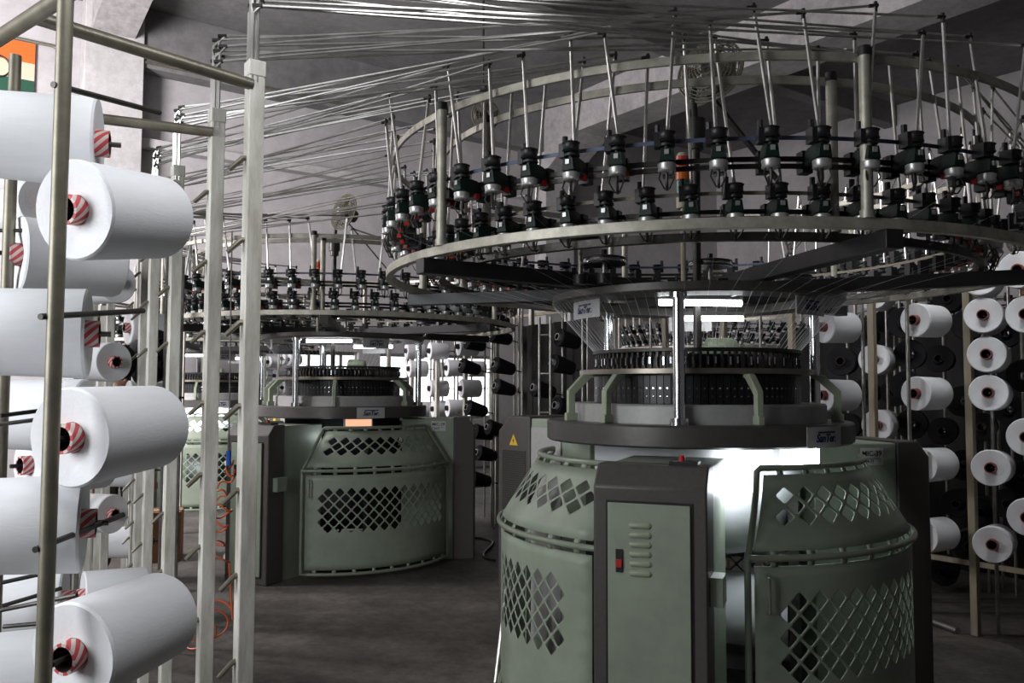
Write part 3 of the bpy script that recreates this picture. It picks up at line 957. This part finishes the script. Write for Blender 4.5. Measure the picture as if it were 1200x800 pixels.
# ---- near creel at the left
creel_l = empty('yarn_creel', uv(2.3, .5, 0))
tag(creel_l, 'near yarn creel of white square posts and round pipes at the left', 'creel')
creel_l.location = (0, 0, 0)
LP = [at(291.5, 454, 2.16), at(247, 454, 2.54), at(202, 454, 3.2), at(177, 454, 3.75), at(166, 454, 4.35), at(161, 454, 5.1), at(158, 454, 5.9)]
for i, p in enumerate(LP):
    b = MB()
    M = Matrix.Translation((p.x, p.y, 0)) @ Matrix.Rotation(ROOM, 4, 'Z')
    h = .0205
    b.box(-h, h, -h, h, 0, 2.25, 0, M)
    b.box(-h - .002, h + .002, -h - .002, h + .002, 2.215, 2.258, 0, M)
    post = b.build('post', M_white, creel_l, bevel=.003)
    z = .30
    k = 0
    while z < 2.2:
        g = MB()
        q = Vector((p.x, p.y, z))
        d = Vector((-.62, -.25, -.72)).normalized()
        s = q + uv(0, -1) * .019
        g.tube([s, s + uv(0, -1) * .008, s + uv(0, -1) * .010 + d * .046], [.0085, .0075, .006], 8)
        g.build('yarn_guide', M_pipe, post)
        z += .2125
        k += 1
    if i < 2:
        pass
# thin clamp plates
pipes = [(at(62, 454, 1.56), 2.6, .0145), (at(4, 454, 2.1), 2.25, .0145), (at(-40, 454, 1.9), 2.25, .0145),
         (at(120, 454, 5.6), 1.95, .02), (at(151, 454, 5.9), 1.5, .012), (at(118, 454, 3.3), 2.25, .012), (at(137, 454, 3.9), 2.25, .012)]
for p, top, r in pipes[:3]:
    c = MB(); c.cyl(p.x, p.y, 0, top, r, 16); c.build('pipe', M_pipe, creel_l)
def arm(a, b, r):
    c = MB(); c.tube([a, b], r, 14); c.build('cross_arm', M_pipe, creel_l)
arm(at(295, 99, 2.14), at(40, 20, 1.78), .0155)
arm(at(250, 155, 2.52), at(100, 137, 2.42), .0155)
arm(at(205, 216, 3.18), at(60, 206, 3.0), .0155)
arm(at(-60, 83, 2.02), at(110, -27, 1.56), .0165)
NEARPIPE = pipes[0][0]
# empty pegs through the near pipe and loose pegs behind it
def peg(a, b, r=.006):
    c = MB(); c.tube([a, b], r, 8); c.build('peg', M_dark, creel_l)
peg(at(62, 99, 1.545), at(187, 132, 1.85)); peg(at(47, 371, 1.545), at(168, 364, 1.85)); peg(at(41, 644, 1.545), at(144, 603, 1.86))
peg(at(0, 487, 1.9), at(55, 480, 2.0), .005); peg(at(0, 497, 2.05), at(55, 490, 1.9), .005)
peg(at(0, 683, 2.0), at(78, 666, 2.1), .005); peg(at(2, 710, 2.0), at(72, 689, 2.1), .005); peg(at(0, 715, 1.95), at(90, 697, 1.9), .005); peg(at(4, 734, 2.0), at(50, 730, 2.0), .005)
peg(at(0, 270, 2.1), at(45, 270, 2.1), .005)

gL = 'white cones on the near creel'
AX = Vector((.30, .95, .06))
def near(px, py, Z, ax, label, s=1.0):
    return cone(at(px, py, Z), ax, label, gL, CW, s, 'L')
near(86, 246, 1.66, (.31, .94, .13), 'big white yarn cone, second from the top on the near pipe, end facing out')
near(81, 513, 1.64, (.28, .94, .05), 'big white yarn cone at mid height on the near pipe, striped bore showing', .98)
near(84, 768, 1.62, (.30, .94, .06), 'lowest big white yarn cone on the near pipe, above the floor')
near(116, 168, 1.86, (-.945, -.325, .0), 'topmost white yarn cone, its striped tube pointing right')
near(104, 391, 1.88, (-.935, -.35, .0), 'white yarn cone lying sideways under an empty peg, striped tube to the right')
near(99, 613, 1.76, (-.935, -.36, .02), 'sideways white yarn cone with a wide striped tube, third down the left edge')
near(20, 298, 2.12, (.72, .68, .0), 'white yarn cone behind the top one, tube poking left beside the back pipe', .98)
near(100, 487, 2.3, (-.97, -.1, .02), 'shaded white yarn cone tucked behind the mid-height near cone')
near(76, 705, 2.3, (-.92, -.34, .0), 'shaded white yarn cone behind the lowest near cone, tube to the right')
near(52, 792, 1.86, (-.93, -.36, .02), 'partly wrapped white yarn cone in the lower left corner')
near(56, 238, 2.75, (-.8, .6, 0), 'dim white yarn cone half hidden below the topmost one', .95)
near(32, 545, 2.4, (.6, .8, .0), 'white yarn cone glimpsed between two pipes at the left edge', .9)
gM = 'smaller white cones deeper in the near creel'
def mid(px, py, Z, ax, label, s=1.0, k=CW):
    return cone(at(px, py, Z), ax, label, gM, k, s, 'M', True, (-.07, .12) if px > 170 else (.31, .04))
mid(137, 331, 4.1, (-.8, .6, 0), 'small white cone with red tube beside the tall sloping cone')
mid(134, 424, 4.2, (-.85, .5, 0), 'small white cone with red tube, behind the sideways cone, near a black cone')
mid(150, 384, 4.9, (.75, .66, 0), 'bright white cone seen between two white posts, highest of its column')
mid(176, 551, 5.2, (-.8, -.2, .0), 'white cone with dark bore, middle of the column between the posts')
mid(176, 634, 5.3, (-.85, -.2, .0), 'white cone with dark bore, lowest of the column above the floor')
mid(132, 602, 4.4, (-.85, .4, 0), 'small white cone with red tube in front of the worker in olive')
mid(97, 698, 3.4, (.75, .5, .0), 'grey shaded white cone lying near the floor behind the pegs', .95)
mid(150, 466, 4.9, (.8, .6, 0), 'white cone top just showing behind the mid-height near cone')
tag(cone(at(142, 424, 4.45), (-.8, .6, 0), 'black yarn cone behind a small white cone at the left', 'black cones', CK, .95, 'M', True, (.31, .04)), 'black yarn cone behind a small white cone at the left', 'yarn cone', 'black yarn cones')
for px, py, lb in ((188, 402, 'black yarn cone between white posts, upper of two'), (190, 428, 'black yarn cone between white posts, lower of two')):
    cone(at(px, py, 4.6), (-.8, .5, -.25), lb, 'black yarn cones', CK, .8, 'M')

# ---- right creel
creel_r = empty('yarn_creel')
tag(creel_r, 'long yarn creel of beige posts at the right, loaded with cones', 'creel')
RP = []
for i in range(-1, 13):
    u = 2.43 + .605 * i
    p = uv(u, 5.06, 0)
    RP.append(p)
    b = MB()
    M = Matrix.Translation(p) @ Matrix.Rotation(ROOM, 4, 'Z')
    b.box(-.021, .021, -.021, .021, 0, 2.25, 0, M)
    b.build('post', M_beige if i < 5 else M_white, creel_r, bevel=.003)
for z in (.32, 2.2):
    c = MB(); c.bar(uv(1.8, 5.5, z), uv(9.8, 5.5, z), .03, .03); c.build('rail', M_beige, creel_r)
for p in RP[::2]:
    c = MB(); c.bar(Vector((p.x, p.y, 2.2)), Vector((p.x, p.y, 2.2)) + uv(0, .46), .025, .025); c.build('cross_arm', M_beige, creel_r)
    c = MB(); c.bar(Vector((p.x, p.y, .32)), Vector((p.x, p.y, .32)) + uv(0, .46), .025, .025); c.build('cross_arm', M_beige, creel_r)
    q = p + uv(0, .44)
    c = MB(); c.cyl(q.x, q.y, 0, 2.25, .013, 10); c.build('pipe', M_steel, creel_r)
gR = 'white cones on the right creel'
def right(px, py, Z, ax, label, k=CR, s=1.0, g=gR, front=False):
    return cone(at(px, py, Z), ax, label, g, k, s, 'R', True, (-.07, .12) if front else (.31, .04))
axA, axB, axC, axD, axE = (.92, .35, 0), (.62, .75, .0), (.86, .48, .0), (.60, .78, -.04), (.7, .7, 0)
ORD = ['uppermost', 'second', 'third', 'fourth', 'fifth', 'lowest']
for k, (py, nm) in enumerate(((383, 'upper'), (463, 'lower'))):
    right(965, py, 5.25, axA, 'white cone beside the chrome column, %s of two' % nm)
for k, (px, py, nm) in enumerate(((1022, 345, 'highest, under the black beam'), (1024, 421, 'middle'), (1028, 498, 'lowest'))):
    right(px, py, 5.5, axB, 'white cone behind the left beige post, %s of three' % nm)
for k, (px, py, nm) in enumerate(((1072, 375, 'top of its column of four'), (1073, 461, 'second of its column of four'), (1080, 545, 'third of its column of four'), (1081, 628, 'bottom of its column of four'))):
    right(px, py, 4.95, axC, 'white cone left of the tall beige post, %s' % nm, front=True)
for k, (px, py) in enumerate(((1148, 325), (1152, 369), (1156, 415), (1158, 460), (1161, 548), (1163, 638))):
    right(px, py, 4.7, axD, 'white cone right of the tall beige post, %s of its six' % ORD[k])
for k, (px, py) in enumerate(((1193, 316), (1202, 368), (1203, 512), (1204, 606))):
    right(px, py, 4.5, axE, 'white cone cut by the right edge of the view, %s of four' % ('top', 'second', 'third', 'bottom')[k])
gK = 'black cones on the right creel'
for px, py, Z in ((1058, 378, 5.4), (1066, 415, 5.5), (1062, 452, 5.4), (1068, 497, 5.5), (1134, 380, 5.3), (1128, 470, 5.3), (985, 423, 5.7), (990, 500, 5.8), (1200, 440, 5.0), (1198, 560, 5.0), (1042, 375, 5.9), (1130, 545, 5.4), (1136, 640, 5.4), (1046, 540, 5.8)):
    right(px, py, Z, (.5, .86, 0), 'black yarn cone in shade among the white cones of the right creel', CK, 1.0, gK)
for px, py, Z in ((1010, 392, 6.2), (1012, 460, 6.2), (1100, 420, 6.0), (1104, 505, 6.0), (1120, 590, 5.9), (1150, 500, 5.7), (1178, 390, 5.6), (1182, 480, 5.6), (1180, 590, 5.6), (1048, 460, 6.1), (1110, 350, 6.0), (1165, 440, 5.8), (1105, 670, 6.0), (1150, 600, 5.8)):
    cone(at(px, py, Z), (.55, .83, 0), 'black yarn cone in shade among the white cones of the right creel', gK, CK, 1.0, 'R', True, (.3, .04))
# far stretch of the same creel, seen past the second machine
gF = 'white cones at the far end of the right creel'
FAR = [(476, 411, 10.2), (503, 411, 9.8), (537, 406, 9.2), (479, 432, 10.0), (510, 433, 11.0), (523, 431, 9.8), (503, 455, 9.9), (540, 455, 9.3), (507, 479, 10.0), (524, 478, 9.7), (486, 480, 10.4), (548, 432, 10.4)]
for px, py, Z in FAR:
    right(px, py, Z, (.93, .36, 0), 'far white cone backlit by the window behind the second machine', CF, 1.0, gF)
gW = 'white cones beyond the second machine, left side'
for px, py in ((299, 423), (314, 424), (330, 420), (338, 421), (309, 439), (322, 440), (299, 454), (316, 454), (331, 454), (342, 440), (305, 471), (326, 472)):
    cone(at(px, py, 11.2), (.6, .78, 0), 'far white cone seen left of the second machine head', gW, CF, .8, 'F')
gB = 'black cones in the middle distance'
BK = [(547, 400, 8.6), (541, 428, 8.6), (548, 477, 8.4), (577, 392, 8.2), (580, 427, 7.9), (581, 452, 8.2), (574, 372, 8.3), (626, 454, 7.4), (655, 395, 7.2), (648, 425, 7.0), (652, 475, 7.0), (556, 505, 8.5), (560, 530, 8.5), (553, 560, 8.5), (572, 500, 8.4)]
for px, py, Z in BK:
    right(px, py, Z, (.82, .5, -.22), 'black yarn cone beside the posts between the two machines', CB, 1.05, gB)
# pegs that carry the cones, and pipes that carry the pegs
def pegs(key, creel, every=True):
    cols = []
    for a, b in PEGS.get(key, []):
        c = MB(); c.tube([a, b], .006, 6); c.build('peg', M_dark, creel)
        for q in cols:
            if (Vector((q.x, q.y)) - Vector((a.x, a.y))).length < .16:
                c = MB(); c.bar(a, Vector((q.x, q.y, a.z)), .012, .012) if (Vector((q.x, q.y)) - Vector((a.x, a.y))).length > .02 else None
                if c.v:
                    c.build('peg_holder', M_dark, creel)
                break
        else:
            cols.append(a.copy())
    return cols
for q in pegs('R', creel_r):
    c = MB(); c.cyl(q.x, q.y, 0, 2.25, .011, 10); c.build('pipe', M_steel, creel_r)
creel_f = empty('yarn_creel')
tag(creel_f, 'far small creel left of the second machine head, in front of the window', 'creel')
cf = pegs('F', creel_f)
for q in cf:
    c = MB(); c.cyl(q.x, q.y, 0, 2.2, .016, 8); c.build('post', M_white, creel_f)
for q in pegs('M', creel_l):
    c = MB(); c.cyl(q.x, q.y, 0, 2.2, .011, 8); c.build('pipe', M_steel, creel_l)
for a, b in PEGS['L']:
    c = MB(); c.tube([a, b], .006, 8); c.build('peg', M_dark, creel_l)
lone = MB()
p = at(213, 454, 8.2)
lone.box(p.x - .02, p.x + .02, p.y - .02, p.y + .02, 0, 1.97)
tag(lone.build('post', M_white), 'slim free-standing white post before the farthest machine', 'post')
for (px, Z, top) in ((120, 5.6, 1.95), (152, 6.1, 1.3)):
    p = at(px, 454, Z)
    c = MB(); c.box(p.x - .02, p.x + .02, p.y - .02, p.y + .02, 0, top); c.build('post', M_white, creel_l)

# ------------------------------------------------------------------ yarn tubes
def yarn_tube(start, zt, end, zd, label, group, r=.0043, riser=.0):
    """riser at the creel, run under the ceiling, drop to the feeder"""
    a = Vector(start); e = Vector(end)
    t = MB()
    top_a = Vector((a.x, a.y, zt)); lean = Vector((random.uniform(-.055, .055), random.uniform(-.03, .03), 0)); top_e = Vector((e.x, e.y, 2.535 + random.uniform(.0, .075))) + lean
    d = (top_e - top_a).normalized()
    pts = [Vector((a.x, a.y, 2.2)), top_a - Vector((0, 0, .02)), top_a + d * .02]
    t.tube(pts, r, 6)
    t.tube([top_a + d * .02, top_e - d * .012], r, 6)
    tilt = Vector((random.uniform(-.03, .03), random.uniform(-.02, .02), 0))
    t.tube([top_e, Vector((e.x, e.y, zd))], r * 1.4, 6)
    t.tube([top_a - d * .004, top_a + d * .022], r * 1.5, 6, 1)
    t.tube([top_e - d * .022, top_e + d * .008], r * 1.5, 6, 1)
    t.tube([top_e + Vector((0, 0, .012)), top_e - Vector((0, 0, .02))], r * 1.5, 6, 1)
    o = t.build('yarn_tube', [M_alu, M_dark])
    return tag(o, label, 'tube', group)
def run(C, rot, posts, azs, label, group, zr=(2.40, 2.50), rr=.0043):
    n = len(azs)
    per = math.ceil(n / len(posts))
    for i, (ring, a) in enumerate(azs):
        p = posts[min(i // per, len(posts) - 1)]
        k = i % per
        off = uv(.0115 * ((k % 4) - 1.5), .013 * ((k // 4) - 1))
        z = zr[0] + (zr[1] - zr[0]) * ((k * 3) % per) / per
        r, zf = ((R_O - .002, Z_O + .112) if ring == 0 else (R_I - .002, Z_I + .112))
        e = C + pol(r, a + rot + random.uniform(-.7, .7), 0)
        # the tube leans a little from its run down to the feeder
        yarn_tube(p + off, z, e, zf, label, group, rr)
def pick(a0, a1):
    out = [(0, a) for a in AZ_O if a0 <= (a if a <= 180 else a - 360) <= a1 or a0 <= a - 360 <= a1] + \
          [(1, a) for a in AZ_I if a0 <= (a if a <= 180 else a - 360) <= a1 or a0 <= a - 360 <= a1]
    return out
def norm(a):
    a = (a + 180) % 360 - 180
    return a if a < 60 else a - 360     # -300 .. 60
left = sorted([q for q in [(0, a) for a in AZ_O] + [(1, a) for a in AZ_I] if -235 <= norm(q[1]) <= -52], key=lambda q: -norm(q[1]))
run(C1, 0, LP, left, 'thin metal yarn tube running overhead from the near creel to the nearest machine', 'yarn tubes from the near creel')
rightf = sorted([q for q in [(0, a) for a in AZ_O] + [(1, a) for a in AZ_I] if -52 < norm(q[1]) <= 60], key=lambda q: norm(q[1]))[::1]
run(C1, 0, [RP[0], RP[1], RP[2], RP[3]], rightf, 'thin metal yarn tube running overhead from the right creel to the nearest machine', 'yarn tubes from the right creel', (2.36, 2.46))
LP2 = [uv(5.2, .95, 0), uv(5.9, .98, 0), uv(6.6, 1.0, 0)]
creel_l2 = empty('yarn_creel')
tag(creel_l2, 'row of white creel posts beyond the near creel, feeding the second machine', 'creel')
for p in LP2:
    b = MB(); M = Matrix.Translation(p) @ Matrix.Rotation(ROOM, 4, 'Z')
    b.box(-.02, .02, -.02, .02, 0, 2.25, 0, M); b.build('post', M_white, creel_l2, bevel=.003)
l2 = sorted([q for q in [(0, a) for a in AZ_O] + [(1, a) for a in AZ_I] if -230 <= norm(q[1]) <= -70], key=lambda q: -norm(q[1]))[::2]
run(C2, -6, LP2, l2, 'thin metal yarn tube running overhead to the second machine from its left creel', 'yarn tubes to the second machine', (2.40, 2.50), .0055)
r2 = sorted([q for q in [(0, a) for a in AZ_O] + [(1, a) for a in AZ_I] if -70 < norm(q[1]) <= 40], key=lambda q: norm(q[1]))[::2]
run(C2, -6, [RP[8], RP[9], RP[10]], r2, 'thin metal yarn tube running overhead to the second machine from the right creel', 'yarn tubes from the far right creel', (2.40, 2.50), .0055)

# ------------------------------------------------------------------ loose things
# coiled air hose hanging behind the white posts
h = MB()
pts = []
top, bot = at(268, 540, 4.6), at(252, 656, 4.6)
for i in range(220):
    t = i / 219
    c = top.lerp(bot, t)
    wob = .022 + .034 * t
    k = 2 * PI * 6 * t
    pts.append(c + Vector((wob * math.cos(k) + .02 * math.sin(k * .37), wob * math.sin(k), .01 * math.sin(k * 2.3))))
h.tube(pts, .005, 7)
hz = pts[-1]
pts = [hz]
for i in range(160):
    t = i / 159
    k = 2 * PI * 3.2 * t
    base = at(250 - 28 * t, 664, 4.62)
    base.z = 0.10 + .06 * (1 - t)
    pts.append(base + Vector((.11 * math.cos(k), .05 * math.sin(k * 1.3), .095 * math.sin(k))))
h.tube(pts, .005, 7)
ho = h.build('air_hose', M_hose)
tag(ho, 'coiled orange air hose hanging down to the floor behind the white posts', 'hose')
nz = MB()
nz.tube([at(268, 528, 4.6), at(268, 545, 4.6)], .014, 8)
nz.tube([at(266, 545, 4.6), at(265, 556, 4.6)], .008, 8, 1)
nz.build('air_gun', [M_bluep, M_chrome], ho)
hk = MB()
hk.tube([at(268, 529, 4.6), at(268, 454, 4.6) * 1.0 + Vector((0, 0, .86))], .004, 6)
hk.build('hanging_cord', M_dark, ho)
# carton on the floor further left
p = at(180, 620, 7.0)
cbx = MB(); Mx = Matrix.Translation((p.x, p.y, 0)) @ Matrix.Rotation(.3, 4, 'Z')
cbx.box(-.22, .22, -.16, .16, 0.0, .40, 0, Mx)
cbx.box(-.225, .225, -.02, .02, .395, .403, 1, Mx)
tag(cbx.build('carton', [M_box, M_cream], bevel=.004), 'rust brown carton on the floor behind the white posts', 'carton')
# thin bar leaning by the nearest machine's left side and a pipe lying on the floor at right
b = MB(); b.tube([at(580, 766, 4.05), at(590, 700, 4.25)], .011, 8)
q0 = at(581, 766, 4.1); q0.z = .011
b = MB(); b.tube([q0, Vector((q0.x + .05, q0.y + .12, .42))], .012, 8)
tag(b.build('metal_bar', M_steel), 'short grey metal bar leaning at the left foot of the nearest machine', 'bar')
q0, q1 = at(1085, 716, 5.2), at(1122, 737, 4.95)
q0.z = q1.z = .02
b = MB(); b.tube([q0, q1], .018, 10)
tag(b.build('floor_pipe', M_steel), 'short pipe lying on the dark floor beside the tall beige post', 'pipe')
b = MB()
pp = [at(560, 548, 8.0), at(577, 563, 8.0), at(600, 552, 8.0)]
pts = []
for i in range(24):
    t = i / 23
    q = uv(6.9 - 1.2 * t, 4.2 + .25 * math.sin(t * 5), .012)
    pts.append(q)
b.tube(pts, .011, 8)
tag(b.build('cable', M_black), 'black cable trailing over the floor behind the second machine', 'cable')
# dark tarpaulin screen and little ladder between the machines
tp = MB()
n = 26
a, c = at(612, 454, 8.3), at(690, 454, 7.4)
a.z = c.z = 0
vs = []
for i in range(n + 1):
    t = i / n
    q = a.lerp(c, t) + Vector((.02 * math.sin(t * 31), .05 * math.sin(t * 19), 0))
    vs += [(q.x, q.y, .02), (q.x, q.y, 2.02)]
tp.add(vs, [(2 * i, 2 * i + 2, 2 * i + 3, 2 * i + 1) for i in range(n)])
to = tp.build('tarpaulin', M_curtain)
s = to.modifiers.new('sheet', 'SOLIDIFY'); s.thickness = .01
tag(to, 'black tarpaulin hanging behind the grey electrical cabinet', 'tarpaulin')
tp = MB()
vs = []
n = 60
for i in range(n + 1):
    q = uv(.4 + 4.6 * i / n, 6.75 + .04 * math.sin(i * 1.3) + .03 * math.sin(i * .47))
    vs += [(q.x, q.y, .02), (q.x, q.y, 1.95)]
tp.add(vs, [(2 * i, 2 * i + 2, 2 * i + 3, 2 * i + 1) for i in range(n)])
t2 = tp.build('tarpaulin', M_curtain)  # added sheet, stands in for the darkness behind the right creel
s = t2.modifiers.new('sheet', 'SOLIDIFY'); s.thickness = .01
tag(t2, 'long black screen added to darken the space behind the right creel', 'tarpaulin')
ld = empty('ladder', (0, 0, 0))
tag(ld, 'slim metal ladder standing before the black tarpaulin', 'ladder')
la, lb = at(632, 454, 7.0), at(645, 454, 6.95)
for q in (la, lb):
    c = MB(); c.cyl(q.x, q.y, 0, 2.0, .012, 10); c.build('rail', M_steel, ld)
for i in range(6):
    z = .25 + i * .32
    c = MB(); c.tube([Vector((la.x, la.y, z)), Vector((lb.x, lb.y, z))], .009, 8); c.build('rung', M_steel, ld)
# ceiling-hung circulation fan
def fan_thing(px, py, Z, label):
    p = at(px, py, Z)
    e = empty('circulation_fan', p)
    tag(e, label, 'fan')
    M = Matrix.Rotation(rad(18), 4, 'Z') @ Matrix.Rotation(rad(100), 4, 'X')
    b = MB()
    R0 = .15
    for r in (.05, .08, .11, .13, .15):
        b.tube([M @ Vector((r * math.cos(t), r * math.sin(t), .05 - (r / R0) ** 2 * .05)) for t in [2 * PI * i / 32 for i in range(32)]], .003 if r < .14 else .007, 5, closed=True)
    for i in range(18):
        t = 2 * PI * i / 18
        b.tube([M @ Vector((r * math.cos(t), r * math.sin(t), .052 - (r / R0) ** 2 * .05)) for r in (.03, .08, .15)], .002, 4)
    b.build('fan_guard', M_fan, e)
    c = MB(); c.lathe([(0, -.02), (.045, -.02), (.045, -.14), (.02, -.16), (0, -.16)], 16, 0, M); c.build('motor', M_dark, e)
    d = MB()
    for i in range(4):
        vs = []
        for r in (.03, .09, .14):
            for s in (-.5, .5):
                t = i * PI / 2 + s * .95
                vs.append(M @ Vector((r * math.cos(t), r * math.sin(t), .01 + s * .03)))
        d.add(vs, [(0, 1, 3, 2), (2, 3, 5, 4)])
    do = d.build('blade', M_fan, e)
    s = do.modifiers.new('sheet', 'SOLIDIFY'); s.thickness = .003
    g = MB(); q = M @ Vector((0, 0, -.1)); g.tube([q, Vector((q.x, q.y, ZC - p.z))], .012, 8); g.build('hanging_rod', M_dark, e)
fan_thing(569, 135, 8.6, 'small fan hanging on a rod behind the left end of the top hoop')

# ------------------------------------------------------------------ worker behind the creel
def person():
    base = at(137, 670, 6.2); base.z = 0
    root = empty('person', base, rad(35))
    tag(root, 'person in dark olive work clothes standing behind the near creel', 'person')
    def skin(name, verts, edges, radii, m, rootv=0, sub=2):
        me = bpy.data.meshes.new(name)
        me.from_pydata(verts, edges, [])
        o = link(name, me, root)
        me.materials.append(m)
        sk = o.modifiers.new('skin', 'SKIN')
        for i, r in enumerate(radii):
            d = me.skin_vertices[0].data[i]
            d.radius = (r, r) if not isinstance(r, tuple) else r
            d.use_root = (i == rootv)
        sk.use_smooth_shade = True
        sb = o.modifiers.new('sub', 'SUBSURF'); sb.levels = sub; sb.render_levels = sub
        return o
    V, E, Rr = [], [], []
    def add(p, r, par=None):
        V.append(p); Rr.append(r)
        if par is not None:
            E.append((par, len(V) - 1))
        return len(V) - 1
    pel = add((0, 0, .86), (.135, .10)); wa = add((0, 0, 1.0), (.125, .09), pel); ch = add((0, .0, 1.2), (.15, .10), wa); nk = add((0, 0, 1.335), .052, ch)
    hd = add((0, -.01, 1.40), .06, nk); h2 = add((0, -.02, 1.47), (.075, .088), hd); h3 = add((0, -.01, 1.545), (.062, .075), h2)
    for s in (-1, 1):
        hip = add((.085 * s, 0, .80), .088, pel); kn = add((.1 * s, -.015, .44), .058, hip); an = add((.105 * s, .01, .08), .042, kn); ft = add((.115 * s, -.13, .035), .032, an)
        sh = add((.175 * s, 0, 1.27), .055, ch); el = add((.21 * s, .03, 1.0), .042, sh); wr = add((.2 * s, -.10, .80), .028, el); hn = add((.195 * s, -.15, .745), (.032, .018), wr)
        for q, (dx, ln) in enumerate(((-.024, .06), (-.008, .07), (.008, .067), (.024, .055))):
            k1 = add((.195 * s + dx, -.172, .715), .0085, hn); k2 = add((.195 * s + dx, -.18, .715 - ln * .5), .008, k1); add((.195 * s + dx, -.17, .715 - ln), .007, k2)
        t1 = add((.195 * s - .038 * s, -.15, .735), .009, hn); add((.195 * s - .045 * s, -.165, .705), .008, t1)
    skin('body', V, E, Rr, M_skin)
    tr = [(0, 0, .92), (-.088, 0, .80), (-.1, -.015, .44), (-.105, .01, .1), (.088, 0, .80), (.1, -.015, .44), (.105, .01, .1)]
    skin('trousers', tr, [(0, 1), (1, 2), (2, 3), (0, 4), (4, 5), (5, 6)], [(.14, .11), .105, .078, .068, .105, .078, .068], M_olive)
    st = [(0, 0, .84), (0, 0, 1.05), (0, 0, 1.22), (0, 0, 1.31), (-.18, 0, 1.27), (-.213, .03, 1.0), (-.203, -.07, .85), (.18, 0, 1.27), (.213, .03, 1.0), (.203, -.07, .85)]
    skin('shirt', st, [(0, 1), (1, 2), (2, 3), (2, 4), (4, 5), (5, 6), (2, 7), (7, 8), (8, 9)], [(.15, .115), (.142, .108), (.165, .115), .062, .066, .052, .042, .066, .052, .042], M_olive)
    hr = MB()
    hr.lathe([(0, 1.585 - 1.5), (.05, .077), (.078, .045), (.088, .0), (.085, -.04)], 20, 0, Matrix.Translation((0, .005, 1.5)) @ Matrix.Scale(1.12, 4, (0, 1, 0)))
    hr.build('hair', M_hair, root)
    fc = MB()
    fc.lathe([(0, .012), (.008, .006), (.012, -.012), (0, -.016)], 10, 0, Matrix.Translation((0, -.112, 1.465)))
    fc.build('nose', M_skin, root)
    ey = MB()
    for s in (-1, 1):
        ey.lathe([(0, .009), (.008, .005), (.0095, 0), (.008, -.005), (0, -.009)], 10, 0, Matrix.Translation((.03 * s, -.096, 1.482)))
    ey.build('eyes', M_hair, root)
    mo = MB(); mo.tube([(-.024, -.098, 1.43), (0, -.107, 1.428), (.024, -.098, 1.43)], .005, 6); mo.build('mouth', M_redtube, root)
    for s in (-1, 1):
        er = MB(); er.lathe([(0, .028), (.012, .018), (.014, -.01), (0, -.026)], 10, 0, Matrix.Translation((.08 * s, .0, 1.47)) @ Matrix.Scale(.6, 4, (1, 0, 0))); er.build('ear', M_skin, root)
    for s in (-1, 1):
        sh = MB()
        sh.lathe([(0, .0), (.05, .0), (.052, .03), (.035, .065), (0, .075)], 16, 0, Matrix.Translation((.11 * s, -.06, 0)) @ Matrix.Scale(2.2, 4, (0, 1, 0)))
        sh.build('shoe', M_black, root)
person()

# ------------------------------------------------------------------ light
def area(name, loc, target, sx, sy, power, col=(1, 1, 1), spread=180):
    l = bpy.data.lights.new(name, 'AREA')
    l.shape = 'RECTANGLE'; l.size = sx; l.size_y = sy
    l.energy = power; l.color = col
    l.spread = rad(spread)
    o = bpy.data.objects.new(name, l)
    COL.objects.link(o)
    o.location = loc
    d = Vector(target) - Vector(loc)
    o.rotation_euler = d.to_track_quat('-Z', 'Y').to_euler()
    return o
def point(name, loc, power, r, col):
    l = bpy.data.lights.new(name, 'POINT')
    l.energy = power; l.shadow_soft_size = r; l.color = col
    o = bpy.data.objects.new(name, l)
    COL.objects.link(o)
    o.location = loc
    return o
# daylight through the left-hand window
area('window_daylight', uv(2.4, V0 + .1, 2.1), uv(3.0, 2.2, 1.2), 2.3, 2.1, 110, (.95, .97, 1.0))
# added area light aimed at the back wall; no opening is built behind it
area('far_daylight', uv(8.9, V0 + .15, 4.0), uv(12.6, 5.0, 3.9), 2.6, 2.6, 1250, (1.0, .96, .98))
# added fill lights over the creels; no lamps hang there
area('creel_fill_light', uv(1.5, .0, 3.4), uv(1.7, .25, 0), 1.4, .25, 3.5, (.97, .98, 1.0), 120)
area('creel_fill_light', (-.1, 1.35, 2.8), (-.8, 1.8, 1.5), 1.3, .2, 6.5, (.97, .98, 1.0), 105)
area('creel_fill_light', (2.05, 4.2, 3.3), (2.5, 4.85, 1.3), 1.4, .2, 11, (.97, .98, 1.0), 100)
# work lamp light, plus an added fill beside the cloth inside the guard
for C, rot, pw, pi in ((C1, 0, 1.6, 3.2), (C2, -6, .3, .25), (C3, -4, 22.0, 10.0)):
    point('work_lamp_light', C + pol(.575, -62 + rot, 1.09), pw, .03, (.85, .92, 1.0))
    point('inner_fill_light', C + pol(.60, -86 + rot, 1.03), pi, .04, (.88, .93, 1.0))

w = bpy.data.worlds.new('world')
SC.world = w
w.use_nodes = True
bg = w.node_tree.nodes['Background']
bg.inputs['Color'].default_value = (.8, .88, 1, 1)
bg.inputs['Strength'].default_value = .1

SC.view_settings.view_transform = 'Standard'
SC.view_settings.look = 'None'
SC.view_settings.gamma = 1
SC.view_settings.use_curve_mapping = False
SC.view_settings.exposure = 0.0
SC.cycles.use_denoising = True
SC.cycles.max_bounces = 6
SC.cycles.diffuse_bounces = 3
SC.cycles.glossy_bounces = 3
SC.cycles.sample_clamp_indirect = 4
